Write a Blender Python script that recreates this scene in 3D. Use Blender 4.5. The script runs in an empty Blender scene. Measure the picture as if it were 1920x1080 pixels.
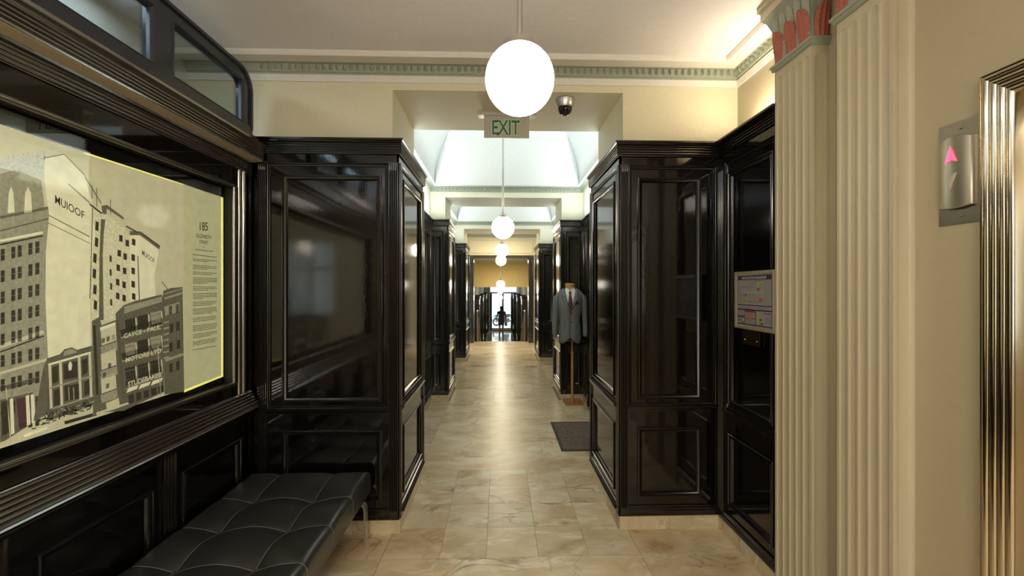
import bpy, bmesh, math, random
from mathutils import Vector, Matrix
R = math.radians
PI = math.pi
rnd = random.Random(7)
scn = bpy.context.scene
COL = scn.collection

# ------------------------------------------------------------------ camera
PSI = math.atan(24 / 800)
EYE = 1.55
cam = bpy.data.objects.new('camera', bpy.data.cameras.new('camera'))
COL.objects.link(cam)
cam.location = (0, 0, EYE)
cam.rotation_euler = (R(90), 0, -PSI)
cam.data.lens = 15.0
cam.data.sensor_width = 36.0
cam.data.clip_start = 0.03
cam.data.clip_end = 200
scn.camera = cam

# ------------------------------------------------------------------ world, lights, exposure
scn.view_settings.view_transform = 'Standard'
scn.view_settings.look = 'None'
scn.view_settings.gamma = 1.0
scn.view_settings.use_curve_mapping = False
scn.view_settings.exposure = 1.1
w = bpy.data.worlds.new('sky')
scn.world = w
w.use_nodes = True
bg = w.node_tree.nodes['Background']
bg.inputs[0].default_value = (0.86, 0.92, 1.0, 1)
bg.inputs[1].default_value = 3.2
scn.cycles.max_bounces = 10
scn.cycles.diffuse_bounces = 5
scn.cycles.glossy_bounces = 5
scn.cycles.transparent_max_bounces = 12
scn.cycles.sample_clamp_indirect = 6.0
scn.cycles.use_denoising = True

GLOBE_L = 11.0
WARM = (1.0, 0.80, 0.52)
COOL = (0.88, 0.975, 1.0)

def area(name, loc, size, power, color, rot=(0, 0, 0)):
    d = bpy.data.lights.new(name, 'AREA')
    d.shape = 'RECTANGLE'
    d.size, d.size_y = size
    d.energy = power
    d.color = color
    o = bpy.data.objects.new(name, d)
    COL.objects.link(o)
    o.location = loc
    o.rotation_euler = rot
    return o
UP = (PI, 0, 0)
# strip lights lying on top of the panelling, throwing light up at the walls and coves
area('cove_light', (-0.85, 4.72, 2.52), (0.10, 2.0), 6.6, COOL, UP)
area('cove_light', (1.02, 4.72, 2.52), (0.10, 2.0), 6.6, COOL, UP)
area('cove_light', (-0.85, 7.80, 2.50), (0.10, 1.9), 6.0, COOL, UP)
area('cove_light', (1.02, 7.80, 2.50), (0.10, 1.9), 6.0, COOL, UP)
area('cove_light', (1.51, 2.36, 2.52), (0.06, 0.40), 2.3, (1.0, 0.86, 0.64), UP)
area('transom_fill', (-1.78, 0.9, 2.97), (0.2, 2.6), 8, (0.80, 0.90, 1.0))  # added unseen lamp behind the screen, brightens the transom panes
# added fill lights behind the camera, unseen; ceiling lights in the rooms further down
area('lobby_fill', (-0.2, -1.6, 2.96), (1.2, 1.2), 38, (1.0, 0.89, 0.74))
area('ceiling_fill', (1.30, -1.2, 2.45), (0.25, 1.6), 13, (1.0, 0.93, 0.86), UP)  # added unseen uplights that brighten the first room's ceiling
area('ceiling_fill', (-1.30, -1.2, 2.45), (0.25, 1.6), 13, (0.86, 0.92, 1.0), UP)
area('landing_light', (0.07, 11.2, 3.0), (0.8, 0.8), 16, (1.0, 0.84, 0.55))
area('stair_light', (0.07, 15.2, 2.5), (1.0, 1.2), 21, (1.0, 0.88, 0.60))
area('entrance_light', (0.07, 21.0, 2.4), (1.0, 3.0), 95, (1.0, 0.96, 0.90))

# ------------------------------------------------------------------ materials
MAT = {}
def nodes_of(name):
    m = bpy.data.materials.new(name)
    m.use_nodes = True
    nt = m.node_tree
    return m, nt, nt.nodes, nt.links, nt.nodes['Principled BSDF']

def paint(name, col, rough=0.6, metal=0.0, nscale=40, nvar=0.06, bump=0.0, bscale=120, coat=0.0, stretch=(1, 1, 1), spec=0.5, emit=0.0):
    """A plain finish: small noise in the colour, optional fine relief."""
    m, nt, N, L, b = nodes_of(name)
    tc = N.new('ShaderNodeTexCoord')
    mp = N.new('ShaderNodeMapping')
    mp.inputs['Scale'].default_value = stretch
    L.new(tc.outputs['Object'], mp.inputs[0])
    nz = N.new('ShaderNodeTexNoise')
    nz.inputs['Scale'].default_value = nscale
    nz.inputs['Detail'].default_value = 3
    L.new(mp.outputs[0], nz.inputs['Vector'])
    rp = N.new('ShaderNodeMapRange')
    rp.inputs['To Min'].default_value = 1 - nvar
    rp.inputs['To Max'].default_value = 1 + nvar
    L.new(nz.outputs[0], rp.inputs[0])
    mx = N.new('ShaderNodeVectorMath')
    mx.operation = 'SCALE'
    mx.inputs[0].default_value = col
    L.new(rp.outputs[0], mx.inputs['Scale'])
    L.new(mx.outputs[0], b.inputs['Base Color'])
    b.inputs['Roughness'].default_value = rough
    b.inputs['Metallic'].default_value = metal
    b.inputs['Specular IOR Level'].default_value = spec
    b.inputs['Coat Weight'].default_value = coat
    b.inputs['Coat Roughness'].default_value = 0.05
    if emit:
        L.new(mx.outputs[0], b.inputs['Emission Color'])
        b.inputs['Emission Strength'].default_value = emit
    if bump:
        n2 = N.new('ShaderNodeTexNoise')
        n2.inputs['Scale'].default_value = bscale
        n2.inputs['Detail'].default_value = 2
        L.new(mp.outputs[0], n2.inputs['Vector'])
        bp = N.new('ShaderNodeBump')
        bp.inputs['Strength'].default_value = bump
        bp.inputs['Distance'].default_value = 0.002
        L.new(n2.outputs[0], bp.inputs['Height'])
        L.new(bp.outputs[0], b.inputs['Normal'])
    MAT[name] = m
    return m

paint('lacquer', (0.003, 0.0025, 0.0018), rough=0.07, bump=0.07, bscale=70, stretch=(1, 1, 0.5), spec=0.65, nvar=0.2)
paint('lacquer_trim', (0.005, 0.004, 0.003), rough=0.19, bump=0.05, bscale=90, spec=0.75, nvar=0.2)
paint('rib_lacquer', (0.03, 0.025, 0.018), rough=0.17, bump=0.05, bscale=90, spec=1.0, nvar=0.2)
MAT['rib_lacquer'].node_tree.nodes['Principled BSDF'].inputs['IOR'].default_value = 2.5
paint('lacquer_flat', (0.003, 0.0025, 0.002), rough=0.05, bump=0.04, bscale=20, spec=0.6)
paint('lacquer_soft', (0.012, 0.0115, 0.008), rough=0.17, bump=0.12, bscale=60, spec=0.9, nvar=0.2)
paint('blue_lacquer', (0.020, 0.026, 0.042), rough=0.2, bump=0.1, bscale=60, spec=0.7)
paint('cream', (0.68, 0.63, 0.455), rough=0.62, bump=0.08, bscale=90)
paint('cream_pale', (0.77, 0.75, 0.61), rough=0.62, bump=0.06, bscale=90)
paint('cream_cool', (0.66, 0.65, 0.55), rough=0.6, bump=0.06, bscale=90)
paint('shaded_cream', (0.465, 0.40, 0.265), rough=0.45, bump=0.06, bscale=60, nvar=0.04)  # wall cream darkened in colour for the weaker light on the right
paint('flute_paint', (0.54, 0.475, 0.325), rough=0.42, bump=0.05, bscale=60, nvar=0.04)
paint('yellow_wall', (0.52, 0.41, 0.18), rough=0.6)
paint('ceiling_white', (0.77, 0.745, 0.75), rough=0.7, bump=0.05, bscale=40)
paint('vault_white', (0.78, 0.81, 0.80), rough=0.7)
paint('trim_white', (0.72, 0.69, 0.63), rough=0.6)
paint('sage', (0.33, 0.36, 0.28), rough=0.55, nvar=0.1, nscale=60)
paint('terracotta', (0.40, 0.115, 0.075), rough=0.55, nvar=0.22, nscale=70)
paint('chrome', (0.62, 0.60, 0.56), rough=0.22, metal=1.0)
paint('brushed_steel', (0.47, 0.42, 0.33), rough=0.30, metal=1.0, nvar=0.08, nscale=30, stretch=(1, 1, 14))
paint('polished_steel', (0.60, 0.53, 0.41), rough=0.13, metal=1.0, nvar=0.03)
paint('dark_steel', (0.30, 0.28, 0.24), rough=0.3, metal=1.0)
paint('aluminium', (0.66, 0.66, 0.66), rough=0.35, metal=1.0)
paint('leather', (0.021, 0.0215, 0.0205), rough=0.33, bump=0.25, bscale=260, spec=0.9, nvar=0.2)
paint('thread', (0.14, 0.135, 0.12), rough=0.6)
paint('mat_fibre', (0.135, 0.10, 0.078), rough=0.95, bump=1.0, bscale=170, nvar=1.0, nscale=42)
paint('mat_edge', (0.045, 0.042, 0.04), rough=0.8)
paint('carpet', (0.10, 0.125, 0.14), rough=0.95, bump=0.5, bscale=300, nvar=0.2, nscale=200)
paint('oak', (0.42, 0.20, 0.05), rough=0.35, nvar=0.2, nscale=16, stretch=(6, 1, 1))
paint('pole_wood', (0.50, 0.27, 0.055), rough=0.35, nvar=0.15, nscale=16, stretch=(6, 6, 1))
paint('linen_tan', (0.52, 0.36, 0.14), rough=0.7)
paint('shirt', (0.80, 0.79, 0.76), rough=0.8)
paint('tie', (0.075, 0.022, 0.055), rough=0.55, nvar=0.3, nscale=220)
paint('hanky', (0.06, 0.008, 0.025), rough=0.7)
paint('navy', (0.022, 0.026, 0.045), rough=0.85)
paint('inside_dark', (0.012, 0.011, 0.011), rough=0.8)
paint('button', (0.02, 0.018, 0.016), rough=0.3)
paint('bronze', (0.16, 0.115, 0.04), rough=0.35, metal=1.0)
paint('sign_face', (0.46, 0.43, 0.36), rough=0.35)
paint('sign_green', (0.035, 0.17, 0.08), rough=0.4)
paint('sign_edge', (0.72, 0.74, 0.62), rough=0.4)
paint('frame_cream', (0.30, 0.27, 0.18), rough=0.3, spec=0.6)
paint('paper', (0.30, 0.275, 0.275), rough=0.5)
paint('ink_navy', (0.045, 0.04, 0.085), rough=0.5)
paint('ink_white', (0.55, 0.52, 0.50), rough=0.5)
paint('ink_red', (0.33, 0.03, 0.025), rough=0.5)
paint('ink_orange', (0.40, 0.10, 0.035), rough=0.5)
paint('ink_green', (0.08, 0.17, 0.08), rough=0.5)
paint('ink_lime', (0.36, 0.38, 0.08), rough=0.5)
paint('ink_pale_green', (0.28, 0.34, 0.26), rough=0.5)
paint('ink_grey', (0.12, 0.11, 0.11), rough=0.5)
paint('skin', (0.42, 0.25, 0.18), rough=0.5)
paint('dark_cloth', (0.10, 0.09, 0.13), rough=0.8)
paint('shorts', (0.18, 0.16, 0.14), rough=0.85)
paint('hair', (0.015, 0.012, 0.01), rough=0.5)
paint('rubber', (0.02, 0.02, 0.02), rough=0.6)
paint('teal', (0.03, 0.45, 0.42), rough=0.5)
paint('car_white', (0.75, 0.73, 0.74), rough=0.3)
paint('asphalt', (0.30, 0.30, 0.31), rough=0.9)
paint('facade', (0.62, 0.60, 0.58), rough=0.8)
paint('lower_floor', (0.42, 0.37, 0.29), rough=0.10, spec=0.8)
paint('grout', (0.20, 0.165, 0.11), rough=0.8)
# printed photograph on the back-lit panel
PR = dict(sky=(0.47, 0.42, 0.265), panel=(0.43, 0.40, 0.225), pale=(0.62, 0.565, 0.375), wall=(0.52, 0.47, 0.30), stone=(0.255, 0.23, 0.155),
          mid=(0.105, 0.092, 0.058), dark=(0.036, 0.030, 0.019), ink=(0.018, 0.015, 0.009), glow=(0.55, 0.50, 0.12), red=(0.07, 0.025, 0.03), haze=(0.40, 0.40, 0.33))
for k, c in PR.items():
    paint('print_' + k, c, rough=0.55, nvar=0.16 if k in ('sky', 'panel', 'glow', 'pale') else 0.42, nscale=22 if k in ('sky', 'panel', 'glow', 'pale') else 90, emit=0.34 if k not in ('glow',) else 0.75)

def marble():
    m, nt, N, L, b = nodes_of('marble')
    tc = N.new('ShaderNodeTexCoord')
    oi = N.new('ShaderNodeObjectInfo')
    geo = N.new('ShaderNodeNewGeometry')
    wn = N.new('ShaderNodeTexWhiteNoise')
    wn.noise_dimensions = '1D'
    L.new(oi.outputs['Random'], wn.inputs['W'])
    sc = N.new('ShaderNodeVectorMath'); sc.operation = 'SCALE'; sc.inputs['Scale'].default_value = 13.0
    L.new(wn.outputs['Color'], sc.inputs[0])
    ad = N.new('ShaderNodeVectorMath'); ad.operation = 'ADD'
    L.new(geo.outputs['Position'], ad.inputs[0]); L.new(sc.outputs[0], ad.inputs[1])
    mp = N.new('ShaderNodeMapping'); mp.inputs['Rotation'].default_value = (0, 0, R(-32)); mp.inputs['Scale'].default_value = (1.0, 1.6, 1.3)
    L.new(ad.outputs[0], mp.inputs[0])
    n1 = N.new('ShaderNodeTexNoise'); n1.inputs['Scale'].default_value = 1.9; n1.inputs['Detail'].default_value = 7; n1.inputs['Roughness'].default_value = 0.62; n1.inputs['Distortion'].default_value = 0.5
    L.new(mp.outputs[0], n1.inputs['Vector'])
    r1 = N.new('ShaderNodeValToRGB')
    e = r1.color_ramp.elements
    e[0].position = 0.30; e[0].color = (0.38, 0.26, 0.135, 1)
    e[1].position = 0.72; e[1].color = (0.76, 0.68, 0.51, 1)
    q = e.new(0.46); q.color = (0.56, 0.45, 0.275, 1)
    q = e.new(0.58); q.color = (0.65, 0.56, 0.385, 1)
    L.new(n1.outputs[0], r1.inputs[0])
    # peach, olive and whitish clouds drawn out along the bedding
    def cloud(base, col, scale, lo, hi, amt, seed):
        m2 = N.new('ShaderNodeMapping'); m2.inputs['Location'].default_value = (seed, seed * 0.7, 0); m2.inputs['Rotation'].default_value = (0, 0, R(-28)); m2.inputs['Scale'].default_value = (1.0, 2.6, 1.6)
        L.new(ad.outputs[0], m2.inputs[0])
        nn = N.new('ShaderNodeTexNoise'); nn.inputs['Scale'].default_value = scale; nn.inputs['Detail'].default_value = 6; nn.inputs['Roughness'].default_value = 0.65; nn.inputs['Distortion'].default_value = 0.8
        L.new(m2.outputs[0], nn.inputs['Vector'])
        r_ = N.new('ShaderNodeMapRange'); r_.inputs['From Min'].default_value = lo; r_.inputs['From Max'].default_value = hi; r_.inputs['To Max'].default_value = amt
        L.new(nn.outputs[0], r_.inputs[0])
        x_ = N.new('ShaderNodeMix'); x_.data_type = 'RGBA'
        L.new(r_.outputs[0], x_.inputs['Factor']); L.new(base, x_.inputs[6]); x_.inputs[7].default_value = (*col, 1)
        return x_.outputs[2]
    base_col = cloud(r1.outputs[0], (0.62, 0.37, 0.19), 2.2, 0.52, 0.68, 0.55, 3.1)
    base_col = cloud(base_col, (0.40, 0.32, 0.16), 2.8, 0.54, 0.70, 0.5, 7.7)
    base_col = cloud(base_col, (0.80, 0.76, 0.62), 3.2, 0.54, 0.66, 0.6, 11.3)
    # thin veins
    n2 = N.new('ShaderNodeTexNoise'); n2.inputs['Scale'].default_value = 1.7; n2.inputs['Detail'].default_value = 5; n2.inputs['Distortion'].default_value = 1.6
    L.new(mp.outputs[0], n2.inputs['Vector'])
    v = N.new('ShaderNodeMath'); v.operation = 'SUBTRACT'; v.inputs[1].default_value = 0.5
    L.new(n2.outputs[0], v.inputs[0])
    va = N.new('ShaderNodeMath'); va.operation = 'ABSOLUTE'; L.new(v.outputs[0], va.inputs[0])
    vr = N.new('ShaderNodeMapRange'); vr.inputs['From Min'].default_value = 0.0; vr.inputs['From Max'].default_value = 0.022; vr.inputs['To Min'].default_value = 0.8; vr.inputs['To Max'].default_value = 0.0
    L.new(va.outputs[0], vr.inputs[0])
    mk = N.new('ShaderNodeTexNoise'); mk.inputs['Scale'].default_value = 2.0
    L.new(ad.outputs[0], mk.inputs['Vector'])
    mkr = N.new('ShaderNodeMapRange'); mkr.inputs['From Min'].default_value = 0.47; mkr.inputs['From Max'].default_value = 0.62
    L.new(mk.outputs[0], mkr.inputs[0])
    mm = N.new('ShaderNodeMath'); mm.operation = 'MULTIPLY'; L.new(vr.outputs[0], mm.inputs[0]); L.new(mkr.outputs[0], mm.inputs[1])
    mx = N.new('ShaderNodeMix'); mx.data_type = 'RGBA'
    L.new(mm.outputs[0], mx.inputs['Factor']); L.new(base_col, mx.inputs[6]); mx.inputs[7].default_value = (0.27, 0.155, 0.085, 1)
    # a little variation from slab to slab
    vr2 = N.new('ShaderNodeMapRange'); vr2.inputs['To Min'].default_value = 0.90; vr2.inputs['To Max'].default_value = 1.08
    L.new(wn.outputs['Value'], vr2.inputs[0])
    fin = N.new('ShaderNodeVectorMath'); fin.operation = 'SCALE'
    L.new(mx.outputs[2], fin.inputs[0]); L.new(vr2.outputs[0], fin.inputs['Scale'])
    L.new(fin.outputs[0], b.inputs['Base Color'])
    rr = N.new('ShaderNodeMapRange'); rr.inputs['To Min'].default_value = 0.24; rr.inputs['To Max'].default_value = 0.34
    L.new(n1.outputs[0], rr.inputs[0]); L.new(rr.outputs[0], b.inputs['Roughness'])
    b.inputs['Specular IOR Level'].default_value = 0.45
    MAT['marble'] = m
marble()

def glass(name, tint=(1, 1, 1), ior=1.5, rough=0.0):
    m = bpy.data.materials.new(name); m.use_nodes = True
    nt = m.node_tree; N, L = nt.nodes, nt.links
    N.remove(N['Principled BSDF'])
    out = N['Material Output']
    t = N.new('ShaderNodeBsdfTransparent'); t.inputs[0].default_value = (*tint, 1)
    g = N.new('ShaderNodeBsdfGlossy'); g.inputs['Roughness'].default_value = rough
    f = N.new('ShaderNodeFresnel')
    ge = N.new('ShaderNodeNewGeometry')      # same reflectance from both sides of the thin pane
    mi = N.new('ShaderNodeMix'); mi.inputs[2].default_value = ior; mi.inputs[3].default_value = 1 / ior
    L.new(ge.outputs['Backfacing'], mi.inputs[0]); L.new(mi.outputs[0], f.inputs['IOR'])
    mx = N.new('ShaderNodeMixShader')
    L.new(f.outputs[0], mx.inputs[0]); L.new(t.outputs[0], mx.inputs[1]); L.new(g.outputs[0], mx.inputs[2])
    L.new(mx.outputs[0], out.inputs[0])
    MAT[name] = m
glass('glass', (0.96, 0.98, 0.96))
glass('transom_glass', (0.70, 0.76, 0.78), 2.0)
glass('dome_glass', (0.25, 0.23, 0.22), 1.5)

def emis(name, col, s):
    m, nt, N, L, b = nodes_of(name)
    b.inputs['Base Color'].default_value = (*col, 1)
    b.inputs['Emission Color'].default_value = (*col, 1)
    b.inputs['Emission Strength'].default_value = s
    b.inputs['Roughness'].default_value = 0.2
    MAT[name] = m
    return m
emis('opal_lit', (1.0, 0.90, 0.72), GLOBE_L)
emis('arrow_red', (1.0, 0.07, 0.16), 0.95)
paint('arrow_pale', (0.50, 0.44, 0.36), rough=0.4)

def suiting():
    m, nt, N, L, b = nodes_of('suiting')
    tc = N.new('ShaderNodeTexCoord')
    sx = N.new('ShaderNodeSeparateXYZ'); L.new(tc.outputs['Object'], sx.inputs[0])
    wv = N.new('ShaderNodeMath'); wv.operation = 'MULTIPLY'; wv.inputs[1].default_value = 2 * PI / 0.016
    L.new(sx.outputs[0], wv.inputs[0])
    sn = N.new('ShaderNodeMath'); sn.operation = 'SINE'; L.new(wv.outputs[0], sn.inputs[0])
    mr = N.new('ShaderNodeMapRange'); mr.inputs['From Min'].default_value = 0.75; mr.inputs['From Max'].default_value = 1.0
    L.new(sn.outputs[0], mr.inputs[0])
    mx = N.new('ShaderNodeMix'); mx.data_type = 'RGBA'
    mx.inputs[6].default_value = (0.15, 0.165, 0.165, 1); mx.inputs[7].default_value = (0.22, 0.235, 0.23, 1)
    L.new(mr.outputs[0], mx.inputs['Factor'])
    L.new(mx.outputs[2], b.inputs['Base Color'])
    b.inputs['Roughness'].default_value = 0.85
    MAT['suiting'] = m
suiting()

# ------------------------------------------------------------------ object helpers
WLOC = {}
def setp(o, label=None, cat=None, group=None, kind=None):
    if label: o['label'] = label
    if cat: o['category'] = cat
    if group: o['group'] = group
    if kind: o['kind'] = kind
    return o

def thing(name, loc, label, cat, group=None):
    o = bpy.data.objects.new(name, None)
    o.empty_display_size = 0.1
    COL.objects.link(o)
    o.location = loc
    WLOC[o] = Vector(loc)
    return setp(o, label, cat, group)

class MB:
    """Collects geometry in world coordinates; build() links it as one mesh object."""
    def __init__(self):
        self.v, self.f, self.mi = [], [], []
        self.cur = 0
    def add(self, vs, fs):
        n = len(self.v)
        self.v += [tuple(p) for p in vs]
        for f in fs:
            self.f.append(tuple(n + i for i in f)); self.mi.append(self.cur)
        return self
    def hexa(self, P, u0, u1, n0, n1, z0, z1):
        vs = [P(u, n, z) for z in (z0, z1) for n in (n0, n1) for u in (u0, u1)]
        return self.add(vs, [(0, 1, 3, 2), (4, 6, 7, 5), (0, 4, 5, 1), (2, 3, 7, 6), (0, 2, 6, 4), (1, 5, 7, 3)])
    def box(self, x0, x1, y0, y1, z0, z1):
        return self.hexa(lambda u, n, z: (u, n, z), x0, x1, y0, y1, z0, z1)
    def rings(self, rings, closed=True, cap=True):
        n = len(rings[0]); base = len(self.v)
        self.v += [tuple(p) for r in rings for p in r]
        for i in range(len(rings) - 1):
            for j in range(n if closed else n - 1):
                k = (j + 1) % n
                self.f.append((base + i * n + j, base + i * n + k, base + (i + 1) * n + k, base + (i + 1) * n + j)); self.mi.append(self.cur)
        if cap and closed:
            self.f.append(tuple(base + j for j in range(n - 1, -1, -1))); self.mi.append(self.cur)
            self.f.append(tuple(base + (len(rings) - 1) * n + j for j in range(n))); self.mi.append(self.cur)
        return self
    def lathe(self, c, prof, seg=24, axis='z', cap=True):
        rs = []
        for r, h in prof:
            ring = []
            for i in range(seg):
                a = 2 * PI * i / seg
                x, y = r * math.cos(a), r * math.sin(a)
                ring.append({'z': (c[0] + x, c[1] + y, c[2] + h), 'x': (c[0] + h, c[1] + x, c[2] + y), 'y': (c[0] + y, c[1] + h, c[2] + x)}[axis])
            rs.append(ring)
        return self.rings(rs, True, cap)
    def tube(self, pts, r, seg=8, ry=None, up=(0, 0, 1)):
        rs = []
        pts = [Vector(p) for p in pts]
        for i, p in enumerate(pts):
            d = (pts[min(i + 1, len(pts) - 1)] - pts[max(i - 1, 0)]).normalized()
            u = Vector(up)
            if abs(d.dot(u)) > 0.95: u = Vector((1, 0, 0)) if abs(d.x) < 0.9 else Vector((0, 1, 0))
            s = d.cross(u).normalized(); t = s.cross(d).normalized()
            rr = r[i] if isinstance(r, (list, tuple)) else r
            r2 = rr if ry is None else (ry[i] if isinstance(ry, (list, tuple)) else ry)
            rs.append([p + s * rr * math.cos(2 * PI * k / seg) + t * r2 * math.sin(2 * PI * k / seg) for k in range(seg)])
        return self.rings(rs)
    def sweep(self, path, prof, side=1, closed=False, cap=True):
        """prof: closed polygon of (outward offset, z) swept along a 2-D path with mitred corners."""
        P = [Vector(p) for p in path]; n = len(P); offs = []
        for i in range(n):
            def nrm(a, b):
                d = (b - a).normalized(); return Vector((d.y, -d.x)) * side
            if closed: n1, n2 = nrm(P[i - 1], P[i]), nrm(P[i], P[(i + 1) % n])
            else:
                n1 = nrm(P[i - 1], P[i]) if i > 0 else nrm(P[0], P[1])
                n2 = nrm(P[i], P[i + 1]) if i < n - 1 else n1
            offs.append((n1 + n2) / (1 + n1.dot(n2)))
        rs = [[(P[i].x + offs[i].x * o, P[i].y + offs[i].y * o, z) for o, z in prof] for i in range(n)]
        if closed: rs.append(rs[0])
        return self.rings(rs, True, cap and not closed)
    def ring_frame(self, P, u0, u1, z0, z1, prof):
        """prof: (inset, n) polyline swept round a rectangle on a face."""
        rs = []
        for ins, n in prof:
            rs.append([P(u0 + ins, n, z0 + ins), P(u1 - ins, n, z0 + ins), P(u1 - ins, n, z1 - ins), P(u0 + ins, n, z1 - ins)])
        return self.rings(rs, True, False)
    def grid(self, pts):
        return self.rings(pts, False, False)
    def sphere(self, c, rx, ry=None, rz=None, seg=20, rng=12):
        ry = rx if ry is None else ry; rz = rx if rz is None else rz
        rs = []
        for i in range(rng + 1):
            t = PI * (i + (0.02 if i == 0 else -0.02 if i == rng else 0)) / rng
            rs.append([(c[0] + rx * math.sin(t) * math.cos(2 * PI * k / seg), c[1] + ry * math.sin(t) * math.sin(2 * PI * k / seg), c[2] - rz * math.cos(t)) for k in range(seg)])
        return self.rings(rs)
    def build(self, name, mats, parent=None, smooth=None, kind=None, recalc=True, solid=None, subsurf=0):
        if isinstance(mats, str): mats = [mats]
        off = WLOC.get(parent, Vector((0, 0, 0))) if parent else Vector((0, 0, 0))
        me = bpy.data.meshes.new(name)
        me.from_pydata([(a - off.x, b - off.y, c - off.z) for a, b, c in self.v], [], self.f)
        for m in mats: me.materials.append(MAT[m])
        if len(mats) > 1: me.polygons.foreach_set('material_index', self.mi)
        if recalc:
            bm = bmesh.new(); bm.from_mesh(me)
            bmesh.ops.recalc_face_normals(bm, faces=bm.faces)
            bm.to_mesh(me); bm.free()
        if smooth is not None:
            me.polygons.foreach_set('use_smooth', [True] * len(me.polygons))
            me.set_sharp_from_angle(angle=R(smooth))
        me.update()
        o = bpy.data.objects.new(name, me)
        COL.objects.link(o)
        if parent: o.parent = parent
        WLOC[o] = off
        if kind: o['kind'] = kind
        if solid:
            md = o.modifiers.new('thickness', 'SOLIDIFY'); md.thickness = solid; md.offset = 0
        if subsurf:
            md = o.modifiers.new('smooth', 'SUBSURF'); md.levels = md.render_levels = subsurf
        return o

def shared(name, me, parent, loc, rot=(0, 0, 0), scale=(1, 1, 1)):
    o = bpy.data.objects.new(name, me)
    COL.objects.link(o)
    o.parent = parent
    off = WLOC.get(parent, Vector((0, 0, 0)))
    o.location = Vector(loc) - off
    o.rotation_euler = rot
    o.scale = scale
    return o

_tid = [0]
def text_mesh(s, bold=0.0):
    c = bpy.data.curves.new('txt', 'FONT')
    c.body = s
    c.size = 1
    c.offset = bold
    c.resolution_u = 3
    o = bpy.data.objects.new('txt', c)
    COL.objects.link(o)
    dg = bpy.context.evaluated_depsgraph_get()
    me = bpy.data.meshes.new_from_object(o.evaluated_get(dg))
    bpy.data.objects.remove(o); bpy.data.curves.remove(c)
    vs = [v.co.copy() for v in me.vertices]; fs = [tuple(p.vertices) for p in me.polygons]
    bpy.data.meshes.remove(me)
    x0, x1 = min(v.x for v in vs), max(v.x for v in vs)
    y0, y1 = min(v.y for v in vs), max(v.y for v in vs)
    return [((v.x - x0) / (x1 - x0), (v.y - y0) / (y1 - y0)) for v in vs], fs

def face_map(A, B, side=1):
    """local frame of a vertical face running from A to B: u along, n outward, z up."""
    A, B = Vector(A), Vector(B)
    d = (B - A).normalized(); nn = Vector((d.y, -d.x)) * side
    return (lambda u, n, z: (A.x + d.x * u + nn.x * n, A.y + d.y * u + nn.y * n, z)), (B - A).length

def reeds(z0, z1, o, r, n, flat=0.25):
    """n half-round beads stacked from z0 up to z1, standing proud of offset o by r."""
    out = []; h = (z1 - z0) / n
    for i in range(n):
        a = z0 + h * i
        out.append((o, a))
        g = h * flat * 0.5
        for k in range(5):
            t = PI * k / 4
            out.append((o + r * math.sin(t), a + g + (h - 2 * g) * (0.5 - 0.5 * math.cos(t))))
        out.append((o, a + h))
    return out

# ------------------------------------------------------------------ levels shared by all the panelling
Z_WOOD, Z_BASE0, Z_BASE1 = 0.083, 0.119, 0.158
Z_LP0, Z_LP1, Z_DADO0, Z_DADO1 = 0.208, 0.654, 0.756, 0.794
Z_UP0, Z_UP1, Z_RAIL0, Z_RAIL1 = 0.831, 2.262, 2.308, 2.336
Z_COR0, Z_COR1 = 2.393, 2.49
MOULD = [(0, -0.012), (0, 0.009), (0.004, 0.013), (0.009, 0.013), (0.012, 0.006), (0.015, 0.005), (0.018, 0.010), (0.023, 0.008), (0.029, -0.002), (0.034, -0.010)]
OUTER = [(0, -0.002), (0, 0.010), (0.004, 0.013), (0.009, 0.010), (0.011, 0.004), (0.013, 0.004), (0.016, 0.010), (0.021, 0.009), (0.024, -0.002)]
DADO = [(-0.004, Z_DADO0), (0.008, Z_DADO0), (0.009, Z_DADO0 + 0.010), (0.016, Z_DADO0 + 0.016), (0.018, Z_DADO0 + 0.024), (0.026, Z_DADO0 + 0.029), (0.026, Z_DADO1 - 0.002), (0.022, Z_DADO1), (-0.004, Z_DADO1)]
BASE = [(-0.004, Z_BASE0 - 0.004), (0.024, Z_BASE0 - 0.004), (0.024, Z_BASE0 + 0.006), (0.017, Z_BASE0 + 0.013), (0.017, Z_BASE0 + 0.020), (0.009, Z_BASE0 + 0.027), (0.009, Z_BASE0 + 0.034), (-0.004, Z_BASE1)]
CORN = [(-0.02, Z_COR0), (0.010, Z_COR0)] + reeds(Z_COR0 + 0.006, Z_COR0 + 0.070, 0.012, 0.008, 4) + [(0.022, Z_COR0 + 0.074), (0.026, Z_COR0 + 0.082), (0.030, Z_COR0 + 0.086), (0.030, Z_COR1), (-0.02, Z_COR1)]

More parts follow.
